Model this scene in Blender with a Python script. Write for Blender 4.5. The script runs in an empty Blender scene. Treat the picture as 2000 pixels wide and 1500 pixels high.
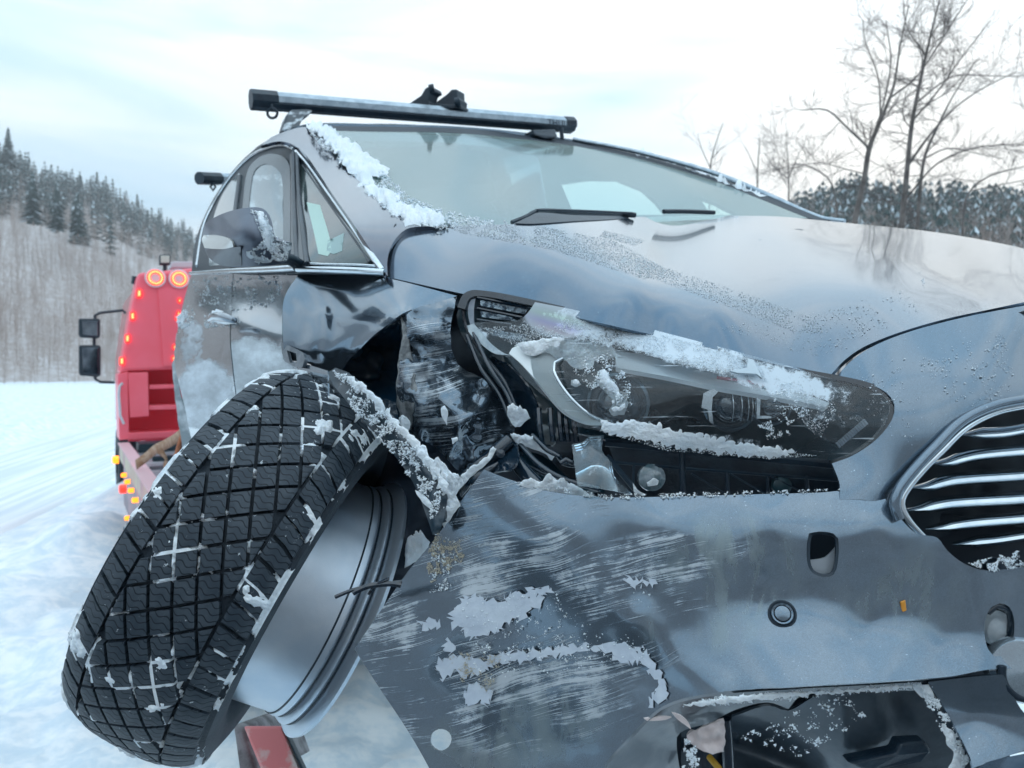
import bpy, math, random
import numpy as np
from mathutils import Vector, Matrix, noise
from mathutils.geometry import delaunay_2d_cdt
random.seed(7); rng = np.random.default_rng(7)
S = bpy.context.scene; COL = S.collection
# ---------------------------------------------------------------- camera, sky, sun, exposure
CAMH = 1.75; F = 1440.0; PITCH = math.atan(35/F); cP, sP = math.cos(PITCH), math.sin(PITCH)
cd = bpy.data.cameras.new('camera'); cam = bpy.data.objects.new('camera', cd); COL.objects.link(cam)
cd.sensor_width = 36; cd.lens = F/2000*36; cd.clip_start = .02; cd.clip_end = 3000
cam.location = (0, 0, CAMH); cam.rotation_euler = (math.pi/2-PITCH, 0, 0); S.camera = cam
cd.dof.use_dof = True; cd.dof.focus_distance = 1.0; cd.dof.aperture_fstop = 7.5
SUN_AZ = math.radians(27); SUN_EL = math.radians(7.5)      # sun low behind the right-hand ridge (azimuth from +Y towards +X)
w = bpy.data.worlds.new('World'); S.world = w; w.use_nodes = True
nt = w.node_tree; N = nt.nodes; L = nt.links; N.clear()
def wn(t, **k):
    n = N.new(t)
    for a, b in k.items(): setattr(n, a, b)
    return n
sky = wn('ShaderNodeTexSky', sky_type='NISHITA', sun_disc=False); sky.sun_elevation = SUN_EL; sky.sun_rotation = SUN_AZ
sky.air_density = 1.0; sky.dust_density = 1.5; sky.ozone_density = 2.0
bg1 = wn('ShaderNodeBackground'); L.new(sky.outputs[0], bg1.inputs[0]); bg1.inputs[1].default_value = .06
tc = wn('ShaderNodeTexCoord'); mp = wn('ShaderNodeMapping'); mp.inputs['Scale'].default_value = (1.1, 1.1, 6.5); mp.inputs['Rotation'].default_value = (.1, .12, .4)
L.new(tc.outputs['Generated'], mp.inputs[0])
nz = wn('ShaderNodeTexNoise'); nz.inputs['Scale'].default_value = 1.7; nz.inputs['Detail'].default_value = 6; nz.inputs['Roughness'].default_value = .5
nz.inputs['Distortion'].default_value = .6
L.new(mp.outputs[0], nz.inputs[0])
cr = wn('ShaderNodeValToRGB'); cr.color_ramp.elements[0].position = .36; cr.color_ramp.elements[0].color = (.50, .71, .87, 1)
cr.color_ramp.elements[1].position = .60; cr.color_ramp.elements[1].color = (.81, .905, .965, 1)
L.new(nz.outputs[0], cr.inputs[0])
# soft brightening of the cloud sheet towards the low sun
dp = wn('ShaderNodeVectorMath', operation='DOT_PRODUCT'); L.new(tc.outputs['Generated'], dp.inputs[0])
dp.inputs[1].default_value = (math.sin(SUN_AZ)*math.cos(SUN_EL), math.cos(SUN_AZ)*math.cos(SUN_EL), math.sin(SUN_EL))
mr = wn('ShaderNodeMapRange', interpolation_type='SMOOTHSTEP'); mr.inputs[1].default_value = .93; mr.inputs[2].default_value = 1.0; L.new(dp.outputs['Value'], mr.inputs[0])
mx = wn('ShaderNodeMix', data_type='RGBA'); L.new(mr.outputs[0], mx.inputs[0]); L.new(cr.outputs[0], mx.inputs[6]); mx.inputs[7].default_value = (1, .97, .92, 1)
bg2 = wn('ShaderNodeBackground'); L.new(mx.outputs[2], bg2.inputs[0]); 
sz = wn('ShaderNodeSeparateXYZ'); L.new(tc.outputs['Generated'], sz.inputs[0]); zg = wn('ShaderNodeMath', operation='MULTIPLY_ADD', use_clamp=False); L.new(sz.outputs[2], zg.inputs[0]); zg.inputs[1].default_value = .75; zg.inputs[2].default_value = .86
zm = wn('ShaderNodeMath', operation='MAXIMUM'); L.new(zg.outputs[0], zm.inputs[0]); zm.inputs[1].default_value = .86; L.new(zm.outputs[0], bg2.inputs[1])   # an overcast sky is brightest overhead
ms = wn('ShaderNodeMixShader'); ms.inputs[0].default_value = .93; L.new(bg1.outputs[0], ms.inputs[1]); L.new(bg2.outputs[0], ms.inputs[2])
wo = wn('ShaderNodeOutputWorld'); L.new(ms.outputs[0], wo.inputs[0])
sd = bpy.data.lights.new('sun', 'SUN'); sd.energy = .5; sd.angle = math.radians(10); sd.color = (1, .98, .95)
sun = bpy.data.objects.new('sun', sd); COL.objects.link(sun)
sv = Vector((math.sin(SUN_AZ)*math.cos(SUN_EL), math.cos(SUN_AZ)*math.cos(SUN_EL), math.sin(SUN_EL)))
sun.rotation_euler = sv.to_track_quat('Z', 'Y').to_euler()
S.view_settings.view_transform = 'Standard'; S.view_settings.look = 'None'; S.view_settings.exposure = 0.5; S.view_settings.gamma = 1
S.view_settings.use_curve_mapping = False
S.cycles.max_bounces = 5; S.cycles.transparent_max_bounces = 10; S.cycles.caustics_reflective = False; S.cycles.caustics_refractive = False
# ---------------------------------------------------------------- helpers
def P(u, v, d):
    x = (u-1000)/F*d; y = (750-v)/F*d
    return Vector((x, d*cP+y*sP, CAMH+y*cP-d*sP))
def PA(u, v, d):
    x = (u-1000)/F*d; y = (750-v)/F*d
    return np.stack([x, d*cP+y*sP, CAMH+y*cP-d*sP], 1)
def tag(o, label=None, cat=None, group=None, kind=None):
    for k, val in (('label', label), ('category', cat), ('group', group), ('kind', kind)):
        if val: o[k] = val
    return o
def link(o, parent=None):
    COL.objects.link(o)
    if parent is not None:
        o.parent = parent
        m = Matrix.Identity(4); p = parent
        while p is not None:
            m = Matrix.LocRotScale(p.location, p.rotation_euler, p.scale) @ m; p = p.parent
        o.matrix_parent_inverse = Matrix.Identity(4)
        loc = m.inverted(); o.location = (loc @ Vector((0, 0, 0)))
        o.rotation_euler = (0, 0, 0)
    return o
def empty(name, loc, label, cat, group=None):
    o = bpy.data.objects.new(name, None); COL.objects.link(o); o.location = loc; o.empty_display_size = .1
    return tag(o, label, cat, group)
def mesh(name, verts, faces, mat, parent=None, smooth=True, uv=None, sharp=None, thick=0, auto=None):
    me = bpy.data.meshes.new(name); me.from_pydata([tuple(map(float, v)) for v in verts], [], [tuple(map(int, f)) for f in faces]); me.update()
    if smooth: me.polygons.foreach_set('use_smooth', [True]*len(me.polygons))
    if mat is not None: me.materials.append(mat)
    if uv is not None:
        l = me.uv_layers.new(name='UVMap'); li = np.empty(len(me.loops), dtype=np.int32); me.loops.foreach_get('vertex_index', li)
        l.data.foreach_set('uv', np.asarray(uv, dtype=np.float32)[li].ravel())
    if sharp is not None:
        a = me.attributes.new('sharp_edge', 'BOOLEAN', 'EDGE'); vals = [ (tuple(sorted(e.vertices)) in sharp) for e in me.edges]
        a.data.foreach_set('value', vals)
    if auto: me.set_sharp_from_angle(angle=math.radians(auto))
    o = bpy.data.objects.new(name, me); link(o, parent)
    if thick:
        m = o.modifiers.new('thickness', 'SOLIDIFY'); m.thickness = abs(thick); m.offset = -1 if thick > 0 else 1
    return o
def tps(ctrl):
    c = np.array(ctrl, float); X = c[:, :2]/1000; W = 1/c[:, 2]; n = len(X)
    def K(A, B):
        r2 = ((A[:, None]-B[None])**2).sum(2); return .5*r2*np.log(r2+1e-12)
    M = np.zeros((n+3, n+3)); M[:n, :n] = K(X, X)+np.eye(n)*1e-5; M[:n, n] = 1; M[:n, n+1:] = X; M[n, :n] = 1; M[n+1:, :n] = X.T
    s = np.linalg.solve(M, np.concatenate([W, [0, 0, 0]]))
    def f(uv):
        A = np.asarray(uv, float).reshape(-1, 2)/1000
        out = K(A, X) @ s[:n] + s[n] + A @ s[n+1:]
        return 1/np.maximum(out, .05)
    return f
def inpoly(pts, poly):
    pts = np.asarray(pts, float); poly = np.asarray(poly, float); x, y = pts[:, 0], pts[:, 1]; r = np.zeros(len(pts), bool)
    x0, y0 = poly[:, 0], poly[:, 1]; x1, y1 = np.roll(x0, -1), np.roll(y0, -1)
    for a, b, c, d in zip(x0, y0, x1, y1):
        if b == d: continue
        r ^= ((b > y) != (d > y)) & (x < (c-a)*(y-b)/(d-b)+a)
    return r
def edist(pts, poly, closed=True):
    pts = np.asarray(pts, float); poly = np.asarray(poly, float); n = len(poly); best = np.full(len(pts), 1e9)
    for i in range(n if closed else n-1):
        a = poly[i]; b = poly[(i+1) % n]; ab = b-a; t = np.clip(((pts-a) @ ab)/max(ab @ ab, 1e-9), 0, 1)
        best = np.minimum(best, np.hypot(*(pts-(a+t[:, None]*ab)).T))
    return best
def smoothline(p, step, closed=True):
    p = np.asarray(p, float); n = len(p); out = []
    for i in range(n if closed else n-1):
        if closed: a, b, c, d = p[(i-1) % n], p[i], p[(i+1) % n], p[(i+2) % n]
        else: a, b, c, d = p[max(i-1, 0)], p[i], p[i+1], p[min(i+2, n-1)]
        L_ = np.hypot(*(c-b)[:2]); k = max(1, int(L_/step))
        # corners stay corners
        def tan(q0, q1, q2):
            e0, e1 = (q1-q0)[:2], (q2-q1)[:2]; l0, l1 = np.hypot(*e0), np.hypot(*e1)
            if l0 < 1e-6 or l1 < 1e-6: return None
            if (e0 @ e1)/(l0*l1) < .55: return None
            return (q2-q0)/(l0+l1)
        m0, m1 = tan(a, b, c), tan(b, c, d); ch = (c-b)/max(L_, 1e-6)
        m0 = (ch if m0 is None else m0)*L_; m1 = (ch if m1 is None else m1)*L_
        for j in range(k):
            t = j/k; t2, t3 = t*t, t**3
            out.append((2*t3-3*t2+1)*b+(t3-2*t2+t)*m0+(-2*t3+3*t2)*c+(t3-t2)*m1)
    if not closed: out.append(p[-1])
    return np.array(out)
def nz2(x, y, z=0): return noise.noise(Vector((x, y, z)))
def fr2(x, y, z=0, o=4): return noise.fractal(Vector((x, y, z)), 1.0, 2.0, o)
def panel(name, outline, depth, mat, parent=None, holes=(), thick=.003, step=14, folds=(), rough=0, jag=0, smooth=True, jagf=.06, off=0, roughf=.012, flip=False):
    """sheet bounded by a traced outline, lying on a smooth depth field"""
    f = depth if callable(depth) else tps(depth)
    def prep(o):
        o = smoothline(o, step) if smooth else np.asarray(o, float)
        if jag:
            if not smooth:
                o = np.concatenate([o[i]+(o[(i+1) % len(o)]-o[i])*np.linspace(0, 1, max(2, int(np.hypot(*(o[(i+1) % len(o)]-o[i]))/step)), endpoint=False)[:, None] for i in range(len(o))])
            o = o+np.array([[nz2(p[0]*jagf, p[1]*jagf, 3), nz2(p[0]*jagf, p[1]*jagf, 9)] for p in o])*jag
        return o
    loops = [prep(outline)]+[prep(h) for h in holes]
    o0 = loops[0]; mn, mxx = o0.min(0), o0.max(0)
    gx, gy = np.meshgrid(np.arange(mn[0], mxx[0]+step, step), np.arange(mn[1], mxx[1]+step, step)); gx = gx+(np.arange(gx.shape[0]) % 2)[:, None]*step/2
    g = np.stack([gx.ravel(), gy.ravel()], 1); m = inpoly(g, o0) & (edist(g, o0) > step*.5)
    for h in loops[1:]: m &= ~inpoly(g, h) & (edist(g, h) > step*.4)
    g = g[m]; pts = []; edges = []
    for lp in loops:
        k = len(pts); n = len(lp); pts += [tuple(q) for q in lp]; edges += [(k+i, k+(i+1) % n) for i in range(n)]
    pts += [tuple(q) for q in g]
    co, _, fa, *_ = delaunay_2d_cdt([Vector(q) for q in pts], edges, [], 0, 1e-5)
    V = np.array([tuple(c) for c in co]); T = np.array([tuple(q) for q in fa]); cen = V[T].mean(1)
    k = inpoly(cen, o0)
    for h in loops[1:]: k &= ~inpoly(cen, h)
    T = T[k]; d = f(V)
    for line, amp, sig in folds:
        e = edist(V, line, False); d = d-amp*np.exp(-(e/sig)**2)
    if rough: d = d+np.array([fr2(x*roughf, y*roughf, 5) for x, y in V])*rough
    d = d-off
    co3 = PA(V[:, 0], V[:, 1], d)
    a = V[T]; ar = (a[:, 1, 0]-a[:, 0, 0])*(a[:, 2, 1]-a[:, 0, 1])-(a[:, 1, 1]-a[:, 0, 1])*(a[:, 2, 0]-a[:, 0, 0])
    T[ar > 0] = T[ar > 0][:, ::-1]
    used = np.unique(T); re = np.zeros(len(V), int); re[used] = np.arange(len(used)); T = re[T]; V = V[used]; co3 = co3[used]
    cnt = {}
    for t in T:
        for i in range(3):
            e = tuple(sorted((int(t[i]), int(t[(i+1) % 3])))); cnt[e] = cnt.get(e, 0)+1
    sharp = {e for e, c in cnt.items() if c == 1}
    return mesh(name, co3, T, mat, parent, True, np.stack([V[:, 0]/1000, 1.5-V[:, 1]/1000], 1), sharp, thick)
def tube(name, pts, mat, parent=None, n=8, cap=True, squash=None):
    """pts: list of (Vector, radius)"""
    vs, fs = [], []; prev = None; m = len(pts)
    for i, (p, r) in enumerate(pts):
        t = (pts[min(i+1, m-1)][0]-pts[max(i-1, 0)][0]).normalized()
        if prev is None: a = t.orthogonal().normalized()
        else: a = (prev-t*prev.dot(t)).normalized()
        prev = a; b = t.cross(a)
        for k in range(n):
            an = 2*math.pi*k/n; vs.append(p+(a*math.cos(an)+b*math.sin(an))*r)
    for i in range(m-1):
        for k in range(n): fs.append((i*n+k, i*n+(k+1) % n, (i+1)*n+(k+1) % n, (i+1)*n+k))
    if cap: fs += [tuple(range(n))[::-1], tuple(range((m-1)*n, m*n))]
    if name is None: return vs, fs
    return mesh(name, vs, fs, mat, parent, True, auto=50)
def tubepx(name, pts, r, mat, parent=None, n=8, step=10):
    p = smoothline(np.array(pts, float), step, False); return tube(name, [(P(*q[:3]), r if len(q) < 4 else q[3]) for q in p], mat, parent, n)
def prism(name, poly, back, mat, parent=None, bevel=0):
    """poly: list of Vectors (front face), back: offset vector"""
    n = len(poly); vs = list(poly)+[p+back for p in poly]; fs = [tuple(range(n)), tuple(range(2*n-1, n-1, -1))]+[(i, i+n, (i+1) % n+n, (i+1) % n) for i in range(n)]
    o = mesh(name, vs, fs, mat, parent, False)
    import bmesh
    bm = bmesh.new(); bm.from_mesh(o.data); bmesh.ops.recalc_face_normals(bm, faces=bm.faces); bm.to_mesh(o.data); bm.free()
    if bevel:
        b = o.modifiers.new('bevel', 'BEVEL'); b.width = bevel; b.segments = 2; b.limit_method = 'ANGLE'
    return o
def disc_pts(c, nrm, r, n=24, up=Vector((0, 0, 1))):
    a = (up-nrm*up.dot(nrm)).normalized(); b = nrm.cross(a); return [c+(a*math.cos(2*math.pi*i/n)+b*math.sin(2*math.pi*i/n))*r for i in range(n)]
def lathe(name, c, ax, prof, mat, parent=None, n=40):
    """prof: list of (along axis, radius)"""
    ax = ax.normalized(); vs, fs = [], []
    for h, r in prof: vs += disc_pts(c+ax*h, ax, r, n)
    for i in range(len(prof)-1):
        for k in range(n): fs.append((i*n+k, i*n+(k+1) % n, (i+1)*n+(k+1) % n, (i+1)*n+k))
    return mesh(name, vs, fs, mat, parent, True, auto=35)
# ---------------------------------------------------------------- materials
def M(name, col, rough=.5, metal=0, coat=0, coatr=.03, col2=None, nscale=8, nlo=.4, nhi=.6, bump=0, bscale=60, ior=1.5, emit=None, estr=1, spec=.5, uv=False, trans=0, alpha=1, detail=6, stretch=None, sheen=0):
    m = bpy.data.materials.new(name); m.use_nodes = True; nt = m.node_tree; b = nt.nodes['Principled BSDF']
    b.inputs['Base Color'].default_value = (*col, 1); b.inputs['Roughness'].default_value = rough; b.inputs['Metallic'].default_value = metal
    b.inputs['Coat Weight'].default_value = coat; b.inputs['Coat Roughness'].default_value = coatr; b.inputs['IOR'].default_value = ior
    b.inputs['Specular IOR Level'].default_value = spec; b.inputs['Transmission Weight'].default_value = trans; b.inputs['Alpha'].default_value = alpha
    t = nt.nodes.new('ShaderNodeTexCoord'); src = t.outputs['UV' if uv else 'Object']
    if stretch:
        mpn = nt.nodes.new('ShaderNodeMapping'); mpn.inputs['Scale'].default_value = stretch[0]; mpn.inputs['Rotation'].default_value = (0, 0, stretch[1]); nt.links.new(src, mpn.inputs[0]); src = mpn.outputs[0]
    if col2:
        n = nt.nodes.new('ShaderNodeTexNoise'); n.inputs['Scale'].default_value = nscale; n.inputs['Detail'].default_value = detail; n.inputs['Roughness'].default_value = .6; nt.links.new(src, n.inputs[0])
        r = nt.nodes.new('ShaderNodeValToRGB'); r.color_ramp.elements[0].position = nlo; r.color_ramp.elements[1].position = nhi
        r.color_ramp.elements[0].color = (*col, 1); r.color_ramp.elements[1].color = (*col2, 1); nt.links.new(n.outputs[0], r.inputs[0]); nt.links.new(r.outputs[0], b.inputs['Base Color'])
    if bump:
        n = nt.nodes.new('ShaderNodeTexNoise'); n.inputs['Scale'].default_value = bscale; n.inputs['Detail'].default_value = 5; nt.links.new(src, n.inputs[0])
        bn = nt.nodes.new('ShaderNodeBump'); bn.inputs['Strength'].default_value = bump; bn.inputs['Distance'].default_value = .01; nt.links.new(n.outputs[0], bn.inputs['Height']); nt.links.new(bn.outputs[0], b.inputs['Normal'])
    if emit: b.inputs['Emission Color'].default_value = (*emit, 1); b.inputs['Emission Strength'].default_value = estr
    return m
class NG:
    """small wrapper for node maths"""
    def __init__(s, m): s.nt = m.node_tree; s.b = s.nt.nodes['Principled BSDF']; t = s.nt.nodes.new('ShaderNodeTexCoord'); s.uv = t.outputs['UV']; s.ob = t.outputs['Object']
    def n(s, t, **k):
        x = s.nt.nodes.new(t)
        for a, b in k.items(): setattr(x, a, b)
        return x
    def set(s, sock, v):
        if hasattr(v, 'links'): s.nt.links.new(v, sock)
        else: sock.default_value = v
    def map(s, src, scale=(1, 1, 1), rot=0, loc=(0, 0, 0)):
        x = s.n('ShaderNodeMapping'); x.inputs['Scale'].default_value = scale; x.inputs['Rotation'].default_value = (0, 0, rot); x.inputs['Location'].default_value = loc; s.set(x.inputs[0], src); return x.outputs[0]
    def noise(s, src, sc, det=5, ro=.55, dist=0):
        x = s.n('ShaderNodeTexNoise'); x.inputs['Scale'].default_value = sc; x.inputs['Detail'].default_value = det; x.inputs['Roughness'].default_value = ro; x.inputs['Distortion'].default_value = dist; s.set(x.inputs[0], src); return x.outputs[0]
    def math(s, op, a, b=0.0, clamp=False):
        x = s.n('ShaderNodeMath', operation=op, use_clamp=clamp); s.set(x.inputs[0], a); s.set(x.inputs[1], b); return x.outputs[0]
    def ramp(s, v, lo, hi, a=0.0, b=1.0):
        x = s.n('ShaderNodeMapRange', interpolation_type='SMOOTHSTEP'); s.set(x.inputs[0], v)
        for i, q in enumerate((lo, hi, a, b)): x.inputs[i+1].default_value = q
        return x.outputs[0]
    def mix(s, f, a, b):
        x = s.n('ShaderNodeMix', data_type='RGBA'); s.set(x.inputs[0], f); s.set(x.inputs[6], (*a, 1) if isinstance(a, tuple) else a); s.set(x.inputs[7], (*b, 1) if isinstance(b, tuple) else b); return x.outputs[2]
    def xy(s):
        x = s.n('ShaderNodeSeparateXYZ'); s.set(x.inputs[0], s.uv); return x.outputs[0], x.outputs[1]
    def bump(s, h, st=.3, dist=.01):
        x = s.n('ShaderNodeBump'); x.inputs['Strength'].default_value = st; x.inputs['Distance'].default_value = dist; s.set(x.inputs['Height'], h); s.nt.links.new(x.outputs[0], s.b.inputs['Normal'])
    def blob(s, u, v, ru, rv, rot=0):
        """soft ellipse mask in panel coordinates (traced units)"""
        x, y = s.xy(); dx = s.math('SUBTRACT', x, u/1000); dy = s.math('SUBTRACT', y, 1.5-v/1000); c, q = math.cos(rot), math.sin(rot)
        a = s.math('DIVIDE', s.math('ADD', s.math('MULTIPLY', dx, c), s.math('MULTIPLY', dy, q)), ru/1000); b = s.math('DIVIDE', s.math('SUBTRACT', s.math('MULTIPLY', dy, c), s.math('MULTIPLY', dx, q)), rv/1000)
        r = s.math('ADD', s.math('MULTIPLY', a, a), s.math('MULTIPLY', b, b)); return s.ramp(r, 0, 1, 1, 0)
PC = (.135, .185, .235)
def paint(name, frost=(), scratch=(), grime=(), col=PC, frostc=(.62, .72, .78), coat=.7, rot=.22, frough=.85, thr=.5):
    m = M(name, col, rough=.16, metal=.8, coat=coat, coatr=.03); g = NG(m); g.b.inputs['Coat IOR'].default_value = 1.5
    fl = g.noise(g.ob, 900, 2); base = g.mix(g.ramp(fl, .3, .7), tuple(c*.86 for c in col), tuple(c*1.16 for c in col))
    w_ = g.noise(g.map(g.uv, (1, 1, 1)), 9, 6, .6); base = g.mix(g.ramp(w_, .52, .8, 0, .22), base, (.30, .34, .37))
    rough = .16; metal = .8; cw = coat
    dots = g.ramp(g.noise(g.ob, 330, 3, .6), .70, .74)
    base = g.mix(g.math('MULTIPLY', dots, .55), base, (.6, .68, .74))
    hmask = None
    def total(lst):
        t = None
        for q in lst:
            amt = q[5] if len(q) > 5 else 1.0
            bq = g.math('MULTIPLY', g.blob(*q[:4], q[4] if len(q) > 4 else 0), amt); t = bq if t is None else g.math('MAXIMUM', t, bq)
        return t
    if grime:
        t = total(grime); n = g.noise(g.map(g.uv, (1, .35, 1), 0), 16, 6, .6, .8); k = g.math('MULTIPLY', t, g.ramp(n, .42, .62)); base = g.mix(g.math('MULTIPLY', k, .6), base, (.30, .36, .36)); cw = g.math('SUBTRACT', cw, g.math('MULTIPLY', k, .6)); rough = g.math('ADD', rough, g.math('MULTIPLY', k, .3))
    if scratch:
        t = total(scratch); vm = g.n('ShaderNodeVectorMath', operation='MULTIPLY_ADD'); nw = g.n('ShaderNodeTexNoise'); nw.inputs['Scale'].default_value = 3.0; g.set(nw.inputs[0], g.uv); g.set(vm.inputs[0], nw.outputs[1]); vm.inputs[1].default_value = (0, .10, 0); g.set(vm.inputs[2], g.uv); wp = vm.outputs[0]
        s1 = g.noise(g.map(g.map(wp, (1, 1, 1), -rot), (1.5, 120, 1)), 1.0, 6, .72, .1); s2 = g.noise(g.map(g.map(wp, (1, 1, 1), -rot*1.35), (3, 420, 1)), 1.0, 4, .65, .1)
        br = g.noise(g.uv, 9, 5, .65)
        s1 = g.ramp(g.math('ADD', s1, g.math('MULTIPLY', g.math('SUBTRACT', br, .5), .9)), .545, .68); s2 = g.ramp(g.math('ADD', s2, g.math('MULTIPLY', g.math('SUBTRACT', br, .5), .8)), .58, .66)
        k = g.math('MULTIPLY', g.math('MAXIMUM', s1, s2), g.ramp(t, .08, .5)); base = g.mix(g.math('MULTIPLY', k, .85), base, (.56, .62, .67)); cw = g.math('SUBTRACT', cw, g.math('MULTIPLY', k, .9), True); metal = g.math('SUBTRACT', .85, g.math('MULTIPLY', k, .7)); rough = g.math('ADD', rough, g.math('MULTIPLY', k, .35)); hmask = k
    if frost:
        t = total(frost); n = g.noise(g.uv, 38, 8, .72, .3); k = g.ramp(g.math('ADD', t, g.math('MULTIPLY', g.math('SUBTRACT', n, .5), 1.25)), thr-.08, thr+.34); fcn = g.noise(g.uv, 14, 7, .7); frostc = g.mix(g.ramp(fcn, .35, .7), tuple(c*.62 for c in frostc), tuple(min(c*1.12,.82) for c in frostc))
        base = g.mix(k, base, frostc); cw = g.math('MULTIPLY', g.math('SUBTRACT', 1.0, k, True), cw) ; metal = g.math('MULTIPLY', g.math('SUBTRACT', 1.0, k), metal); rough = g.math('MAXIMUM', g.math('MULTIPLY', k, frough), rough)
        hmask = k
    g.set(g.b.inputs['Base Color'], base); g.set(g.b.inputs['Coat Weight'], cw); g.set(g.b.inputs['Roughness'], rough); g.set(g.b.inputs['Metallic'], metal)
    if hmask is not None: g.bump(hmask, .4, .002)
    return m
snow_m = M('snow', (.80, .86, .90), .75, col2=(.70, .79, .86), nscale=14, bump=.5, bscale=160); snow_m.node_tree.nodes['Principled BSDF'].inputs['Subsurface Weight'].default_value = .15
snow_m.node_tree.nodes['Principled BSDF'].inputs['Subsurface Radius'].default_value = (.01, .012, .015)
black_m = M('black_plastic', (.004, .016, .032), .45, col2=(.012, .032, .052), nscale=25, bump=.15, bscale=200)
gloss_m = M('gloss_black', (.004, .014, .028), .14, coat=.6, col2=(.010, .026, .044), nscale=9)
rubber_m = M('tyre_rubber', (.010, .020, .032), .62, col2=(.026, .040, .055), nscale=14, bump=.2, bscale=220, spec=.35)
chrome_m = M('chrome', (.62, .68, .72), .12, 1.0, col2=(.5, .57, .62), nscale=20)
alu_m = M('brushed_aluminium', (.42, .50, .56), .38, .9, col2=(.30, .37, .43), nscale=30)
red_m = M('red_truck_paint', (1.0, .16, .22), .45, 0, .3, col2=(.98, .14, .19), nscale=3)
# ---------------------------------------------------------------- ground, hills, sky-line
def polar(name, rs, nseg, hf, mat, a0=0, a1=2*math.pi, kind='structure'):
    az = np.linspace(a0, a1, nseg+1); vs = []; fs = []
    for r in rs:
        for a in az: x, y = r*math.sin(a), r*math.cos(a); vs.append((x, y, hf(a, r, x, y)))
    k = nseg+1
    for i in range(len(rs)-1):
        for j in range(nseg): fs.append((i*k+j, (i+1)*k+j, (i+1)*k+j+1, i*k+j+1))
    o = mesh(name, vs, fs, mat); o['kind'] = kind
    return o
WD = Vector((.857, .515, 0)).normalized(); BD = Vector((-.515, .857, 0)).normalized()
def road_d(x, y):   # distance from the centre of the road, which bends away to the left
    t = max(y, -50); cx = -5.6-.20*t-.0016*t*t if t < 60 else -23.4-.39*(t-60)
    return x-cx
def gz(a, r, x, y):
    q = abs(road_d(x, y)); m = min(max((q-1.7)/1.1, 0), 1)
    h = (.13*fr2(x*.7, y*.7)+.075*fr2(x*3.1, y*3.1)+.03*fr2(x*9, y*9)+.012*fr2(x*22, y*22))*m + .008*fr2(x*2, y*2)*(1-m) + .16*m + .22*math.exp(-((q-3.0)/.55)**2)*(.8+.6*nz2(x*.9, y*.9))
    return h-.12+ (0 if r < 30 else (r-30)*.004*m)
rs = [.05]+list(.3*1.028**np.arange(0, 225)); rs = [r for r in rs if r < 140]+[150, 350, 600]
gm = M('ground_snow', (.74, .81, .86), .7, col2=(.60, .70, .78), nscale=1.6, bump=.6, bscale=9, detail=10)
g = NG(gm); nn = g.noise(g.ob, 5.5, 8, .7); n2 = g.noise(g.ob, .6, 4)
cmix = g.mix(g.ramp(nn, .38, .62), (.62, .74, .83), (.86, .91, .94)); cmix = g.mix(g.ramp(g.math('MULTIPLY', n2, g.noise(g.ob, 20, 6, .7)), .33, .42, 0, .3), cmix, (.52, .54, .56)); g.set(g.b.inputs['Base Color'], cmix)
ground = polar('snowy_ground', rs, 300, gz, gm)
# road surface: packed snow ribbon with tyre tracks, 15 mm above the ground sheet in the cleared bed
rv, rf, ruv = [], [], []
ys = np.concatenate([np.arange(-12, 20, .5), np.arange(20, 110, 2.)])
for i, y in enumerate(ys):
    cx = -(road_d(0, y)); 
    for j in range(23):
        o_ = -1.8+3.6*j/22; x = cx*1.0+o_; h = -.10+.012*fr2(x*2, y*2)-.012*sum(math.exp(-((o_-c)/.16)**2) for c in (-1.2, -.3, .5, 1.35)); rv.append((x, y, h+.02 if 0 < j < 22 else -.25)); ruv.append((j/22, y/4))
for i in range(len(ys)-1):
    for j in range(22): a = i*23+j; rf.append((a, a+1, a+24, a+23))
rm = M('packed_snow_road', (.70, .78, .84), .55); g = NG(rm); nn = g.noise(g.map(g.uv, (26, .8, 1)), 1.0, 6, .6, .2); g.set(g.b.inputs['Base Color'], g.mix(g.ramp(nn, .40, .62), (.62, .71, .78), (.82, .88, .92)))
road = mesh('road', rv, rf, rm, uv=ruv); road['kind'] = 'structure'
lm = M('dark_gravel', (.06,.06,.065), .7, col2=(.13,.13,.135), nscale=3, bump=.5, bscale=40)  # unseen dark ground added behind the camera so the bumper reflects dark
lv = []; lf_ = []
for i in range(41):
    for j in range(31):
        x = -7+15*j/30; y = .55-15*i/40; x += .5*nz2(x, y)*(j in (0, 30)); y += .35*nz2(x*1.3, y, 4)*(i in (0, 40)); e = i in (0, 40) or j in (0, 30); lv.append((x, y, .20+.02*fr2(x*2, y*2)-(.6 if e else 0)))
for i in range(40):
    for j in range(30): a = i*31+j; lf_.append((a, a+31, a+32, a+1))
tag(mesh('unseen_dark_gravel', lv, lf_, lm), kind='structure')
# ridge profile: (azimuth deg, elevation deg, foot radius, ridge radius)
RP = np.array([(-180, 26, 13, 60), (-135, 24, 16, 70), (-90, 13, 60, 190), (-60, 15.5, 70, 230), (-45, 15, 75, 240), (-36, 13.8, 80, 250), (-34, 13.5, 80, 255), (-32, 12.6, 80, 260), (-29, 12.2, 82, 280), (-26, 10.9, 85, 300), (-23, 9.6, 88, 330), (-20, 8.6, 90, 380), (-12, 5, 90, 420), (0, 3.5, 80, 380), (14, 5, 60, 220), (18, 8.3, 45, 150), (21, 11.6, 42, 130), (23.5, 12.6, 40, 125), (26, 12.2, 40, 125), (28, 11.6, 40, 125), (31, 11.2, 40, 130), (35, 10.6, 40, 135), (50, 8.5, 50, 160), (90, 9, 60, 200), (120, 20, 20, 80), (180, 26, 13, 60)], float)
TREE_L, TREE_R = 7.0, 8.0
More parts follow.
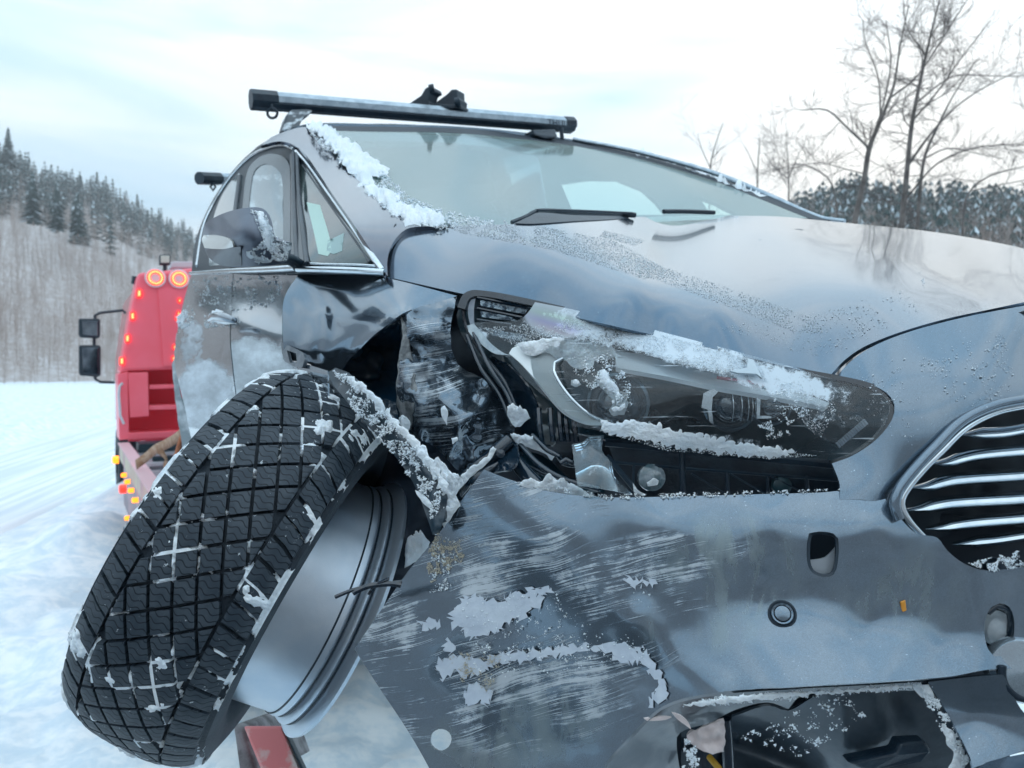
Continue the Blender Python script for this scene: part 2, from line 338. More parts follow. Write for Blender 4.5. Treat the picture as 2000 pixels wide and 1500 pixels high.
def ridge(a):
    d = (math.degrees(a)+180) % 360-180
    el, r0, r1 = (np.interp(d, RP[:, 0], RP[:, k]) for k in (1, 2, 3)); return math.radians(el), r0, r1
def hz_(a, r, x=None, y=None):
    el, r0, r1 = ridge(a); x, y = r*math.sin(a), r*math.cos(a)
    top = r1*math.tan(el)+CAMH-(5.5 if math.sin(a) < 0 else 5.0); t = (r-r0)/(r1-r0)
    if t <= 0: return -.4+.4*max(t*3, -1)
    s = t**1.12 if t < 1 else 1-.25*(t-1)
    return max(-.4, top*s*(1+.05*fr2(x*.02, y*.02)*(1 if t < 1 else 0))+1.4*fr2(x*.04, y*.04)*min(t*3, 1)*.6)
hm = M('forest_floor', (.2, .2, .2), .9); g = NG(hm); a_ = g.noise(g.map(g.ob, (1, 1, .35)), .9, 9, .75); b_ = g.noise(g.ob, .05, 5)
c1 = g.mix(g.ramp(a_, .36, .66), (.36, .31, .29), (.60, .60, .62)); g.set(g.b.inputs['Base Color'], c1)
def hill(name, d0, d1, seg):
    vs, fs = [], []; az = np.radians(np.linspace(d0, d1, seg+1)); K = 26
    for a in az:
        el, r0, r1 = ridge(a)
        for k in range(K):
            t = -.12+1.45*k/(K-1); r = r0+(r1-r0)*t; vs.append((r*math.sin(a), r*math.cos(a), hz_(a, r)))
    for i in range(seg):
        for k in range(K-1): fs.append((i*K+k, i*K+k+1, (i+1)*K+k+1, (i+1)*K+k))
    return tag(mesh(name, vs, fs, hm), kind='structure')
hill('hill_left', -85, 6, 130); hill('hill_right', 6, 85, 110); hill('hill_behind', 85, 275, 120)  # unseen hill_behind is set steep and close to give the paint dark reflections
# ---- trees
def spruce_arr(h, seed, tiers=11, n=9):
    r_ = random.Random(seed); vs, fs, mi = [], [], []
    def add(v, f, m_):
        k = len(vs); vs.extend(v); fs.extend(tuple(q+k for q in t) for t in f); mi.extend([m_]*len(f))
    add([(math.cos(a)*.02*h, math.sin(a)*.02*h, 0) for a in (0, 2.1, 4.2)]+[(0, 0, h)], [(0, 1, 3), (1, 2, 3), (2, 0, 3)], 0)
    for t in range(tiers):
        z0 = h*(.08+.9*t/tiers); R = h*.20*(1-t/tiers)**.85+.02*h
        for k in range(n):
            a = 2*math.pi*(k+r_.random()*.7)/n; rr = R*r_.uniform(.65, 1.15); dz = -h*.05*r_.uniform(.6, 1.3); wd = .55*rr+.008*h
            c, s = math.cos(a), math.sin(a); up = h*.045
            add([(0, 0, z0+up), (c*rr*.55-s*wd*.5, s*rr*.55+c*wd*.5, z0+dz*.3), (c*rr, s*rr, z0+dz), (c*rr*.55+s*wd*.5, s*rr*.55-c*wd*.5, z0+dz*.3)], [(0, 1, 2), (0, 2, 3)], 1 if r_.random() < .84 else 2)
    return np.array(vs), fs, mi
def bare_arr(h, seed, nb=16, w=.012):
    r_ = random.Random(seed); vs, fs = [], []
    def stick(a, b, w0, w1):
        k = len(vs); d = (b-a).normalized(); s = d.orthogonal().normalized(); q = d.cross(s)
        for p, ww in ((a, w0), (b, w1)):
            for an in (0, 2.09, 4.19): vs.append(p+(s*math.cos(an)+q*math.sin(an))*ww)
        for i in range(3): fs.append((k+i, k+(i+1) % 3, k+3+(i+1) % 3, k+3+i))
    top = Vector((r_.uniform(-.06, .06)*h, r_.uniform(-.06, .06)*h, h)); stick(Vector((0, 0, 0)), top, w*h, w*h*.2)
    for i in range(nb):
        t = .25+.72*i/nb; a = top*t; an = r_.uniform(0, 6.28); l = h*(.30*(1-t)+.07)*r_.uniform(.7, 1.3); dv = Vector((math.cos(an)*.62, math.sin(an)*.62, .85))
        b = a+dv*l; stick(a, b, w*h*.35, w*h*.12)
        for q in range(3):
            c = a+dv*l*(.35+.25*q); stick(c, c+Vector((r_.uniform(-.6, .6), r_.uniform(-.6, .6), r_.uniform(.1, .8)))*l*.5, w*h*.2, w*h*.08)
    return np.array([tuple(v) for v in vs]), fs, [0]*len(fs)
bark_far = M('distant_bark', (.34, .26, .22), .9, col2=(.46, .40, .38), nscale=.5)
needle = M('spruce_needles', (.022, .05, .05), .8, col2=(.045, .075, .07), nscale=.6); snowb = M('snowy_branch', (.60, .68, .74), .8, col2=(.35, .43, .47), nscale=.8)
def stack(name, protos, spots, mats, label, cat):
    V, Fs, I = [], [], []; k = 0
    for (x, y, z, s, a, pi) in spots:
        v, f, m_ = protos[pi]; c, q = math.cos(a), math.sin(a); vv = v @ np.array([[c, q, 0], [-q, c, 0], [0, 0, 1]])*s+np.array([x, y, z]); V.append(vv); Fs += [tuple(i+k for i in t) for t in f]; I += m_; k += len(v)
    me = bpy.data.meshes.new(name); me.from_pydata(np.concatenate(V).tolist(), [], Fs)
    for m_ in mats: me.materials.append(m_)
    me.polygons.foreach_set('material_index', I); o = bpy.data.objects.new(name, me); COL.objects.link(o); return tag(o, label, cat, kind='stuff')
sp = [spruce_arr(1, i, 8, 7) for i in range(5)]; bp = [bare_arr(1, i+20, 24, .0045) for i in range(6)]
def scatter(n, d0, d1, t0, t1, smin, smax, npr, bias=1.0, cond=None):
    out = []
    while len(out) < n:
        a = math.radians(random.uniform(d0, d1)); t = t0+(t1-t0)*random.random()**bias; el, r0, r1 = ridge(a); r = r0+(r1-r0)*t
        if cond and not cond(a, t): continue
        out.append((r*math.sin(a), r*math.cos(a), hz_(a, r)-.3, random.uniform(smin, smax), random.uniform(0, 6.28), random.randrange(npr)))
    return out
stack('spruce_forest', sp, scatter(1500, -48, -8, .45, 1.06, 5, 10, 5, .6, lambda a, t: t > .62 or nz2(a*9, t*4) > .12), [bark_far, needle, snowb], 'dark spruces thick along the top of the left snowy hillside', 'forest')
stack('bare_forest', bp, scatter(6500, -48, -9, -.03, 1.0, 3, 6.5, 6, 1.0), [bark_far], 'brown leafless birch forest covering the left hillside above the road', 'forest')
stack('spruce_forest', sp, scatter(1300, 14, 42, .15, 1.05, 5, 8.5, 5, .6), [bark_far, needle, snowb], 'dark spruce wood on the low ridge behind the car hood at right', 'forest')
stack('bare_forest', bp, scatter(900, 12, 42, 0, .9, 5, 8, 6, 1.0), [bark_far], 'grey leafless trees in front of the right hand ridge', 'forest')
stack('bare_forest', bp, scatter(1000, 60, 260, 0, .9, 5, 8, 6, 1.0), [bark_far], 'leafless wood on the slopes round the valley', 'forest')
def place_spruce(u, vb, r, hpx, label, seed):
    d = r*math.cos(math.atan((u-1000)/F)); b = P(u, vb, d); h = hpx/F*d; root = empty('spruce_tree', b, label, 'tree', 'large spruces on the left hillside')
    v, f, mi = spruce_arr(1, seed, 17, 13); v = v*h
    me = bpy.data.meshes.new('crown'); me.from_pydata(v[4:].tolist(), [], [tuple(i-4 for i in t) for t in f[3:]]); me.materials.append(needle); me.materials.append(snowb); me.polygons.foreach_set('material_index', [m_-1 for m_ in mi[3:]])
    o = bpy.data.objects.new('crown', me); COL.objects.link(o); o.parent = root
    me = bpy.data.meshes.new('trunk'); me.from_pydata(v[:4].tolist(), [], f[:3]); me.materials.append(bark_far); o = bpy.data.objects.new('trunk', me); COL.objects.link(o); o.parent = root
place_spruce(65, 440, 150, 108, 'snowy spruce standing leftmost of the three big ones on the left hillside', 3)
place_spruce(112, 455, 150, 100, 'middle spruce of the three big ones on the left hillside', 4)
place_spruce(152, 462, 150, 88, 'rightmost and shortest of the three big spruces on the left hillside', 5)
place_spruce(17, 330, 215, 84, 'lone spruce poking above the left ridge at the picture edge', 6)
# bare birches at right: traced limbs, grown twigs
birch_m = M('birch_bark', (.075, .065, .06), .85, col2=(.16, .14, .13), nscale=6, bump=.5, bscale=20); twig_m = M('birch_twigs', (.13, .11, .105), .85)
def grow(out, p, d, l, r, dep, rr):
    n = 4; pts = [(p, r)]
    for i in range(n):
        d = (d+Vector((rr.gauss(0, .17), rr.gauss(0, .17), rr.gauss(.03, .12)))).normalized(); p = p+d*(l/n); pts.append((p, r*(1-.6*(i+1)/n)))
        if dep > 0:
            for _ in range(2 if rr.random() < .55 else 1):
                nd = (d+Vector((rr.gauss(0, .62), rr.gauss(0, .5), rr.gauss(.05, .5)))).normalized(); grow(out, p, nd, l*rr.uniform(.45, .72), r*.5, dep-1, rr)
    out.append(pts)
def birch(label, limbs, dist, seed, dep=3, tw=.38, group='leafless birches at the right', thick=.62, dens=1.0, name='birch_tree'):
    rr = random.Random(seed); base = P(limbs[0][0][0], limbs[0][0][1], dist); gr = Vector((base.x, base.y, -.1)); root = empty(name, gr, label, 'tree', group)
    V, Fc, TV, TF = [], [], [], []
    def addt(V_, F_, pts, n):
        v, f = tube(None, pts, None, n=n, cap=False); k = len(V_); V_.extend(v); F_.extend(tuple(q+k for q in t) for t in f)
    for li, lim in enumerate(limbs):
        s = smoothline(np.array([q[:3] for q in lim], float), 14, False); r0 = lim[0][2]*.5; off = lim[0][3] if len(lim[0]) > 3 else 0
        m_ = len(s); pts = []
        for i, q in enumerate(s):
            dd = dist+off*i/m_; pts.append((P(q[0], q[1], dd)+Vector((0, 0, 0)), max(q[2]*.5/F*dd*thick, .006)))
        if li == 0: pts.insert(0, (gr-root.location+root.location, pts[0][1]*1.25))
        addt(V, Fc, pts, 7)
        for i in range(2, m_):
            if rr.random() < dens*.62:
                p, r = pts[min(i, len(pts)-1)]; dr = (pts[min(i+1, len(pts)-1)][0]-pts[i-1][0]).normalized(); nd = (dr*.5+Vector((rr.gauss(0, .75), rr.gauss(0, .55), rr.gauss(.15, .45)))).normalized()
                out = []; grow(out, p, nd, tw*rr.uniform(.5, 1.4)*(dist/10), max(min(r*.55, .014), .006), dep-1, rr)
                for t in out: addt(TV, TF, [(a, max(b*.8, .0015*dist/10)) for a, b in t], 3)
    mesh('trunk', V, Fc, birch_m, root); tag(mesh('twigs', TV, TF, twig_m, root), kind='stuff')
    return root
birch('left leaning birch of the tall pair with a long limb reaching left', [
 [(1662, 470, 20), (1672, 420, 18), (1688, 350, 16), (1698, 290, 15), (1722, 230, 11), (1745, 170, 8), (1758, 90, 5), (1775, 10, 3)],
 [(1698, 290, 8, -.5), (1655, 250, 6), (1615, 215, 5), (1565, 215, 3)], [(1740, 190, 7, .6), (1790, 150, 5), (1850, 60, 4), (1895, -10, 3)],
 [(1706, 262, 6, .5), (1725, 205, 5), (1740, 120, 4), (1730, 40, 3)], [(1690, 340, 4, -.3), (1650, 330, 3), (1600, 318, 2.5), (1540, 330, 2)], [(1720, 235, 6, .4), (1715, 150, 4), (1690, 80, 3), (1685, 40, 2)]], 11, 5, dens=1.0)
birch('right birch of the tall pair with an upright forked crown', [
 [(1758, 470, 19), (1765, 400, 17), (1772, 330, 15), (1780, 250, 13), (1795, 170, 10), (1815, 80, 7), (1835, 0, 4)],
 [(1775, 320, 9, .5), (1815, 265, 7), (1860, 215, 5), (1915, 175, 4), (1985, 140, 2.5)], [(1783, 235, 7, -.4), (1830, 180, 5), (1880, 110, 4), (1935, 40, 2.5)],
 [(1768, 390, 7, -.6), (1830, 320, 5), (1900, 290, 4), (1990, 280, 2)], [(1790, 200, 6, .4), (1860, 150, 4), (1930, 148, 3), (1990, 150, 2)], [(1808, 110, 5, .2), (1770, 50, 3), (1765, 0, 2)]], 11.5, 8, dens=1.0)
birch('slim birch stem rising between the tall pair', [
 [(1790, 480, 13), (1797, 370, 11), (1808, 300, 9), (1835, 240, 7), (1860, 190, 4), (1905, 120, 3)], [(1805, 310, 5, .3), (1850, 290, 4), (1910, 300, 2.5), (1960, 310, 2)]], 12.5, 12, dens=.8)
birch('arching bare sapling low at the right picture edge', [[(1880, 440, 7), (1890, 380, 6), (1930, 345, 5), (2000, 325, 3)], [(1900, 372, 4, .1), (1950, 362, 3), (2010, 350, 2)]], 10, 14, dens=.4, tw=.25)
birch('arching bare sapling leaning left beyond the windshield corner', [[(1640, 460, 6), (1625, 360, 5), (1600, 335, 4), (1560, 320, 3), (1510, 335, 2)]], 12, 15, dens=.5, tw=.3)
birch('small frosty birch alone right of the roof bar', [[(1385, 480, 6), (1387, 330, 5), (1395, 290, 3.5), (1412, 240, 2)], [(1386, 325, 3, .3), (1370, 290, 2.5), (1362, 262, 1.5)], [(1390, 310, 3, .2), (1408, 290, 2), (1418, 285, 1.5)]], 24, 16, dep=2, dens=1.0, tw=.35, group='small frosty birches behind the windshield')
birch('thin frosty birch left of the right hand ridge', [[(1478, 480, 6), (1480, 330, 4), (1484, 270, 2)], [(1480, 340, 3, .3), (1462, 300, 2), (1452, 282, 1.5)]], 26, 17, dep=2, dens=.8, tw=.3, group='small frosty birches behind the windshield')
birch('bushy frosty birch where the right hand ridge begins', [[(1540, 480, 6), (1540, 340, 4), (1535, 262, 2)], [(1540, 350, 3, .3), (1560, 300, 2), (1572, 280, 1.5)], [(1540, 350, 3, .3), (1505, 320, 2), (1495, 300, 1.5)]], 26, 18, dep=3, dens=1.0, tw=.35, group='small frosty birches behind the windshield')
hzm = bpy.data.materials.new('haze'); hzm.use_nodes = True; hn = hzm.node_tree; hn.nodes.clear(); pv = hn.nodes.new('ShaderNodeVolumePrincipled'); pv.inputs['Color'].default_value = (.90, .95, 1, 1); pv.inputs['Density'].default_value = .0012; pv.inputs['Anisotropy'].default_value = .2
ho = hn.nodes.new('ShaderNodeOutputMaterial'); hn.links.new(pv.outputs[0], ho.inputs['Volume'])
hv = [(x, y, z) for z in (-3, 110) for x, y in ((-640, -640), (640, -640), (640, 640), (-640, 640))]
tag(mesh('haze', hv, [(3,2,1,0),(4,5,6,7),(0,1,5,4),(1,2,6,5),(2,3,7,6),(3,0,4,7)], hzm, None, False), 'thin cold haze filling the valley', 'haze', kind='stuff')
# ---------------------------------------------------------------- tow truck
TO = Vector((-3.9, 7.3, 0))
def T(lx, ly, z): return TO+WD*lx+BD*ly+Vector((0, 0, z))
def HB(u, v, ly=0):
    q = P(u, v, 1)-Vector((0, 0, CAMH)); o = Vector((0, 0, CAMH)); pl = TO+BD*ly; t = (pl-o).dot(BD)/q.dot(BD); return o+q*t
truck = empty('tow_truck', TO, 'red flatbed tow truck with glowing tail lamps behind the crashed car', 'truck')
def tbox(name, x0, x1, y0, y1, z0, z1, mat, par=truck, bev=.005):
    return prism(name, [T(x0, y0, z0), T(x1, y0, z0), T(x1, y0, z1), T(x0, y0, z1)], BD*(y1-y0), mat, par, bev)
front = BD*.02
op = [(250, 726), (430, 718), (430, 850), (250, 858)]
# headboard tower: jamb pieces round the open locker
def hpoly(name, pts, depth, mat, par=truck, ly=0, bev=.006): return prism(name, [HB(u, v, ly) for u, v in pts], BD*depth, mat, par, bev)
tower = hpoly('tower', [(270, 533), (430, 519), (430, 718), (250, 725), (233, 730), (250, 630)], .45, red_m, bev=.03)
hpoly('tower_post', [(230, 731), (249.5, 725.5), (252, 858), (233, 860)], .45, red_m)
darkred = M('locker_red', (.85, .07, .12), .5)
hpoly('locker_back', [(250, 722), (432, 715), (432, 858), (250, 862)], .02, darkred, ly=.42); hpoly('locker_floor', [(250, 846), (432, 838), (432, 850), (250, 859)], .42, red_m, ly=.005)
hpoly('locker_shelf', [(291, 752), (430, 748), (430, 756), (291, 760)], .38, red_m, ly=.03); hpoly('locker_shelf', [(291, 792), (430, 788), (430, 797), (291, 801)], .38, red_m, ly=.03)
hpoly('locker_divider', [(250, 728), (289, 727), (291, 813), (254, 816)], .02, red_m, ly=-.01); hpoly('tower_door', [(308, 563), (400, 561), (400, 714), (319, 715)], .012, red_m, ly=-.014, bev=.004)
lampw = M('lamp_white_ring', (.75, .62, .68), .3); glow = M('red_orange_lamp', (.8, .1, .02), .3, emit=(1, .05, .01), estr=1.5); glow2 = M('orange_marker_lamp', (.9, .3, .02), .3, emit=(1, .25, .01), estr=1.7); glowr = M('red_marker_lamp', (.8, .05, .02), .3, emit=(1, .03, .02), estr=1.4); core = M('lamp_bright_core', (1, .8, .4), .3, emit=(1, .30, .05), estr=1.5)
for u, v in ((303, 543), (349, 545)):
    c = HB(u, v); l = lathe('round_lamp', c, -BD, [(0, .098), (.03, .098), (.035, .085), (.035, .001)], lampw, truck, 28)
    lathe('lamp_ring', c-BD*.036, -BD, [(0, .078), (.012, .075), (.014, .062), (.012, .048), (0, .045)], glow, l, 28)
    lathe('lamp_bead_ring', c-BD*.049, -BD, [(0, .066), (.004, .063), (.004, .056), (0, .053)], core, l, 28)
for i, (u, v, m_) in enumerate([(272, 573, glow), (259, 617, glow), (249, 661, glow), (238, 705, glow), (351, 587, glow), (349, 612, glowr), (354, 618, glowr), (346, 621, glowr), (341, 678, glowr), (339, 700, glowr)]):
    s = .034 if i < 4 else .02; c = HB(u, v); m = hpoly('marker_lamp', [(u-5, v-8), (u+5, v-8), (u+5, v+8), (u-5, v+8)] if i < 4 else [(u-3, v-5), (u+3, v-5), (u+3, v+5), (u-3, v+5)], .03, glowr, ly=-.032, bev=.008)
    hpoly('lamp_core', [(u-2, v-5), (u+2, v-5), (u+2, v+5), (u-2, v+5)] if i < 4 else [(u-1, v-2), (u+1, v-2), (u+1, v+2), (u-1, v+2)], .004, core, m, -.037, .001)
pale = M('pale_metal', (.6, .65, .7), .4, .3)
def hb_tube(name, pts, r, mat, ly=0, par=truck): return tube(name, [(HB(u, v, ly), r) for u, v in pts], mat, par, 7)
hb_tube('grab_handle', [(240, 748), (234, 754), (232, 770), (235, 812), (242, 828), (244, 826)], .012, pale, -.05)
bl = M('truck_black', (.012, .03, .045), .5); mg = M('mirror_glass', (.30, .36, .42), .06, 1.0, col2=(.12, .15, .19), nscale=5)
mirs = [(153.5, 622, 196, 661), (154, 674, 197, 736)]
hb_tube('mirror_arm', [(245, 612), (240, 606), (195, 611), (186, 616), (184, 640), (184, 700), (186, 740), (196, 746), (224, 747)], .016, bl, .9)
for a, b, c, d in mirs:
    m = hpoly('side_mirror', [(a, b), (c-2, b), (c, b+4), (c, d-4), (c-4, d), (a+3, d-2), (a, d-8)], .10, bl, ly=.85, bev=.02)
    hpoly('mirror_pane', [(a+6, b+5), (c-5, b+5), (c-5, d-5), (a+8, d-7)], .006, mg, m, .84, .004)
cabm = M('cab_red', (.6, .03, .06), .3, coat=.7)
hpoly('cab', [(262, 560), (440, 520), (440, 850), (242, 850), (242, 700)], 1.9, cabm, ly=1.1, bev=.08)
hpoly('cab_roof_bar', [(334, 511), (440, 509), (440, 524), (334, 522)], .25, pale, ly=.5); wl = hpoly('work_lamp', [(312, 497), (333, 497), (333, 517), (312, 517)], .09, bl, ly=.2, bev=.01)
hpoly('lamp_glass', [(314, 499), (331, 499), (331, 513), (314, 513)], .006, M('work_lamp_glass', (.55, .62, .55), .1), wl, .19, .002); hb_tube('lamp_post', [(322, 516), (322, 530)], .02, bl, .25)
hb_tube('exhaust_pipe', [(264, 540), (262, 555)], .03, bl, .3)
# deck, rails, marker row
deckm = M('steel_deck', (.16, .19, .22), .5, .4, col2=(.42, .46, .50), nscale=5, nlo=.45, nhi=.7)
for k in range(9): tbox('deck_board', .10+.26*k, .345+.26*k, -5.0, -.02, .86, .915, deckm, bev=.004)
railm = M('deck_rail', (.46, .28, .30), .5, .2, col2=(.55, .50, .36), nscale=2.5); tbox('side_rail', .0, .075, -5.15, -.02, .83, .975, railm); tbox('side_rail_cap', -.012, .088, -5.15, -.02, .976, .992, M('rail_cap', (.62, .42, .46), .5))
tbox('side_skirt', .02, .06, -4.6, -.3, .42, .825, M('skirt', (.46, .34, .38), .6, col2=(.30, .26, .30), nscale=3))
for y in (-.4, -1.4, -2.4, -3.4): tbox('cross_member', .1, 2.4, y-.05, y+.05, .72, .855, bl)
tbox('chassis_beam', .7, .82, -5, 4, .5, .716, bl); tbox('chassis_beam', 1.6, 1.72, -5, 4, .5, .716, bl)
tbox('deck_machinery', .15, 1.2, -.35, -.05, .918, 1.0, bl); tbox('tie_rail', .2, .9, -1.15, -1.10, .918, .96, bl)
def TX(u, v, lx):     # point on the plane of the near rail
    q = P(u, v, 1)-Vector((0, 0, CAMH)); o = Vector((0, 0, CAMH)); pl = TO+WD*lx; t = (pl-o).dot(WD)/q.dot(WD); return o+q*t
for i, (u, v, m_) in enumerate([(226, 898, glow2), (242, 928, glow2), (249, 941, glow2), (240, 955, glowr), (256, 958, glow2), (264, 977, glow2), (275, 1002, glow2), (249, 1012, glow2), (257, 1031, glow2)]):
    lx = -.02 if i not in (0, 3) else -.12; c = TX(u, v, lx); s = .03 if i in (0, 3) else .019
    m = lathe('rail_marker_lamp', c, -WD, [(-.02, s), (.015, s), (.022, s*.7), (.024, .001)], m_, truck, 12)
for wx in (.12, 2.1):
    for wy in (-1.6, 2.9):
        o = lathe('truck_wheel', T(wx, wy, .46), WD, [(0, .2), (0, .44), (.03, .47), (.22, .47), (.25, .44), (.25, .2)], rubber_m, truck, 28)
        lathe('wheel_rim', T(wx+.01, wy, .46), WD, [(.02, .01), (.02, .12), (.04, .20), (.22, .20)], pale, o, 20)
tailm = M('tail_ramp_red', (.85, .26, .27), .5, col2=(.82, .68, .66), nscale=9, nlo=.5, nhi=.58)
prism('tail_ramp', [P(474, 1418, 1.5), P(548, 1418, 1.5), P(592, 1520, 1.42), P(515, 1520, 1.42)], Vector((.0, .04, -.02)), tailm, truck, .006)
prism('tail_ramp_edge', [P(551, 1418, 1.5), P(556, 1424, 1.5), P(602, 1520, 1.42), P(594, 1520, 1.42)], Vector((.0, .03, -.02)), bl, truck, .004)
prism('tail_bracket', [P(455, 1415, 1.52), P(472, 1420, 1.52), P(505, 1525, 1.45), P(470, 1525, 1.45)], Vector((.02, .3, -.1)), M('snowy_bracket', (.10, .10, .11), .7, col2=(.30, .30, .32), nscale=20), truck, .004)
strapm = M('worn_strap', (.30, .17, .10), .8, col2=(.42, .30, .22), nscale=30); strap2 = M('orange_strap', (.50, .19, .10), .8)
def ribbon(name, pts, wd, mat, label):
    vs, fs = [], []; n = len(pts); s = smoothline(np.array(pts, float), 6, False)
    for q in s:
        p = P(*q[:3]); t = Vector((-.25, .2, 1)).normalized(); r = wd/2; vs += [p-t*r, p+t*r]
    for i in range(len(s)-1): fs.append((2*i, 2*i+1, 2*i+3, 2*i+2))
    return tag(mesh(name, vs, fs, mat, thick=.006), label, 'strap')
ribbon('ratchet_strap', [(266, 908, 5.4), (290, 890, 5.4), (304, 878, 5.3), (330, 865, 5.1), (352, 850, 4.9), (378, 818, 4.6), (392, 800, 4.4)], .07, strapm, 'brown strap running from the deck up to the car tyre')
ribbon('ratchet_strap', [(308, 966, 4.2), (325, 930, 4.3), (342, 895, 4.4), (352, 862, 4.5), (366, 840, 4.5)], .06, strap2, 'orange strap hanging steeply between deck and car')
ribbon('ratchet_strap', [(306, 876, 5.0), (318, 885, 5.0), (326, 900, 5.0), (320, 915, 5.0)], .07, strapm, 'short loose brown strap end drooping on the deck')
tag(prism('strap_buckle', [P(326, 922, 4.1), P(345, 926, 4.1), P(336, 948, 4.1), P(318, 944, 4.1)], Vector((.02, .05, 0)), M('blue_plastic', (.01, .03, .25), .5), None, .005), 'blue buckle on the orange strap beside the tyre', 'buckle')
# ================================================================ the crashed car
car = empty('crashed_car', Vector((.3, 2.0, .92)), 'dark grey car with torn front corner, hanging front bumper and frosted windshield on the truck', 'car')
hood_f = tps([(757,541,1.30),(1045,603,1.13),(1300,660,1.02),(1622,733,.935),(1690,675,.965),(1850,622,.985),(2010,588,1.01),(2150,560,1.05),(760,470,1.40),(880,442,1.50),(1000,482,1.285),(1110,512,1.20),(1250,555,1.115),(1400,602,1.04),(950,470,1.34),
 (1240,425,1.95),(1500,424,2.15),(1620,432,2.25),(1800,450,2.05),(2010,488,1.65),(1500,500,1.52),(1700,560,1.2),(1850,540,1.32),(1300,490,1.55),(1850,500,1.65),(2150,520,1.4)])
hood_paint = paint('hood_paint', col=(.095,.145,.20), coat=.45, frost=[(1010,462,190,30,-.12,.62),(1200,505,260,26,-.28,.60),(1420,580,170,24,-.38,.5)], frostc=(.66,.74,.80), thr=.62)
hood = panel('hood', [(757,541),(900,573),(1045,603),(1200,637),(1400,683),(1560,722),(1622,733),(1650,703),(1690,676),(1760,648),(1850,622),(1930,605),(2010,588),(2120,565),(2150,530),(2010,488),(1900,465),(1800,450),(1700,440),(1620,432),(1500,422),(1240,424),(1050,436),(880,440),(790,435),(762,468),(748,505)], hood_f, hood_paint, car, thick=.005, step=13,
 folds=[([(1240,424),(1450,447),(1640,478),(1800,527),(1920,590)], .010, 16)])
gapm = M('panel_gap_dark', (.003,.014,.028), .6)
panel('hood_gap', [(740,536),(900,568),(1045,598),(1200,632),(1400,678),(1560,715),(1640,735),(1700,690),(1780,650),(1900,612),(2040,585),(2040,600),(1900,630),(1780,668),(1700,712),(1640,752),(1560,742),(1400,705),(1200,660),(1045,625),(900,598),(760,565)], lambda uv: hood_f(uv)+.035, gapm, car, step=16)
nose_paint = paint('nose_paint')
nose_c = [(1640,738,.945),(1700,684,.95),(1860,632,.97),(2010,602,.995),(1740,800,.885),(1625,905,.88),(1710,957,.86),(1760,970,.86),(1880,830,.87),(2010,785,.9),(1850,720,.905),(1930,770,.885),(2010,690,.945),(1800,780,.885),(1790,1045,.85),(1650,905,.88),(2120,585,1.1),(2120,760,.95),(1690,720,.93),(1860,680,.935),(2010,645,.965)]
nose = panel('nose_panel', [(1630,740),(1658,709),(1700,679),(1770,650),(1860,625),(1940,608),(2030,592),(2130,574),(2130,765),(2010,786),(1940,800),(1880,830),(1830,878),(1790,922),(1760,962),(1752,1000),(1772,1040),(1800,1070),(1740,1020),(1700,980),(1640,975),(1640,945),(1625,905),(1665,890),(1712,858),(1742,820),(1747,790),(1730,766),(1690,748)], nose_c, nose_paint, car, thick=.004, step=13)
# bumper skin
bump_c = [(945,917,.985),(1100,965,.945),(1300,968,.912),(1500,964,.88),(1705,957,.866),(880,1010,1.005),(1100,1015,.93),(1300,1012,.89),(1500,1012,.858),(1700,1012,.842),(1850,1070,.832),
 (800,1100,1.01),(950,1100,.968),(1100,1100,.924),(1300,1100,.882),(1500,1100,.848),(1700,1100,.832),(1900,1110,.826),(2100,1100,.835),(740,1200,1.00),(900,1200,.965),(1100,1200,.917),(1300,1200,.873),(1500,1200,.838),(1700,1200,.824),(1900,1200,.817),(2100,1200,.825),
 (1300,1265,.864),(1480,1225,.832),(1500,1262,.815),(1680,1262,.803),(1700,1225,.82),(1790,1262,.806),(1850,1265,.808),(692,1268,.995),(900,1325,.955),(1100,1325,.905),(1290,1375,.85),(1400,1350,.818),(1500,1343,.788),(1600,1338,.774),(1700,1333,.770),(1800,1326,.778),(1900,1318,.79),(2100,1300,.805),(850,1500,.94),(1000,1500,.915),(1150,1500,.875)]
bf = tps(bump_c)
bp_ = paint('bumper_paint', scratch=[(960,1020,270,110,.1,1),(900,1220,330,180,.15,1),(1120,1240,320,130,.12,1),(1250,1100,260,70,.15,.8),(900,1380,160,90,.3,.6),(760,1260,150,110,.2,1),(1050,1400,260,100,.15,.45)], grime=[(1430,1110,170,130,0,1),(1000,1430,220,110,.2,.8),(1360,1230,160,60,0,.6),(1750,1150,160,120,0,.6)], rot=.20)
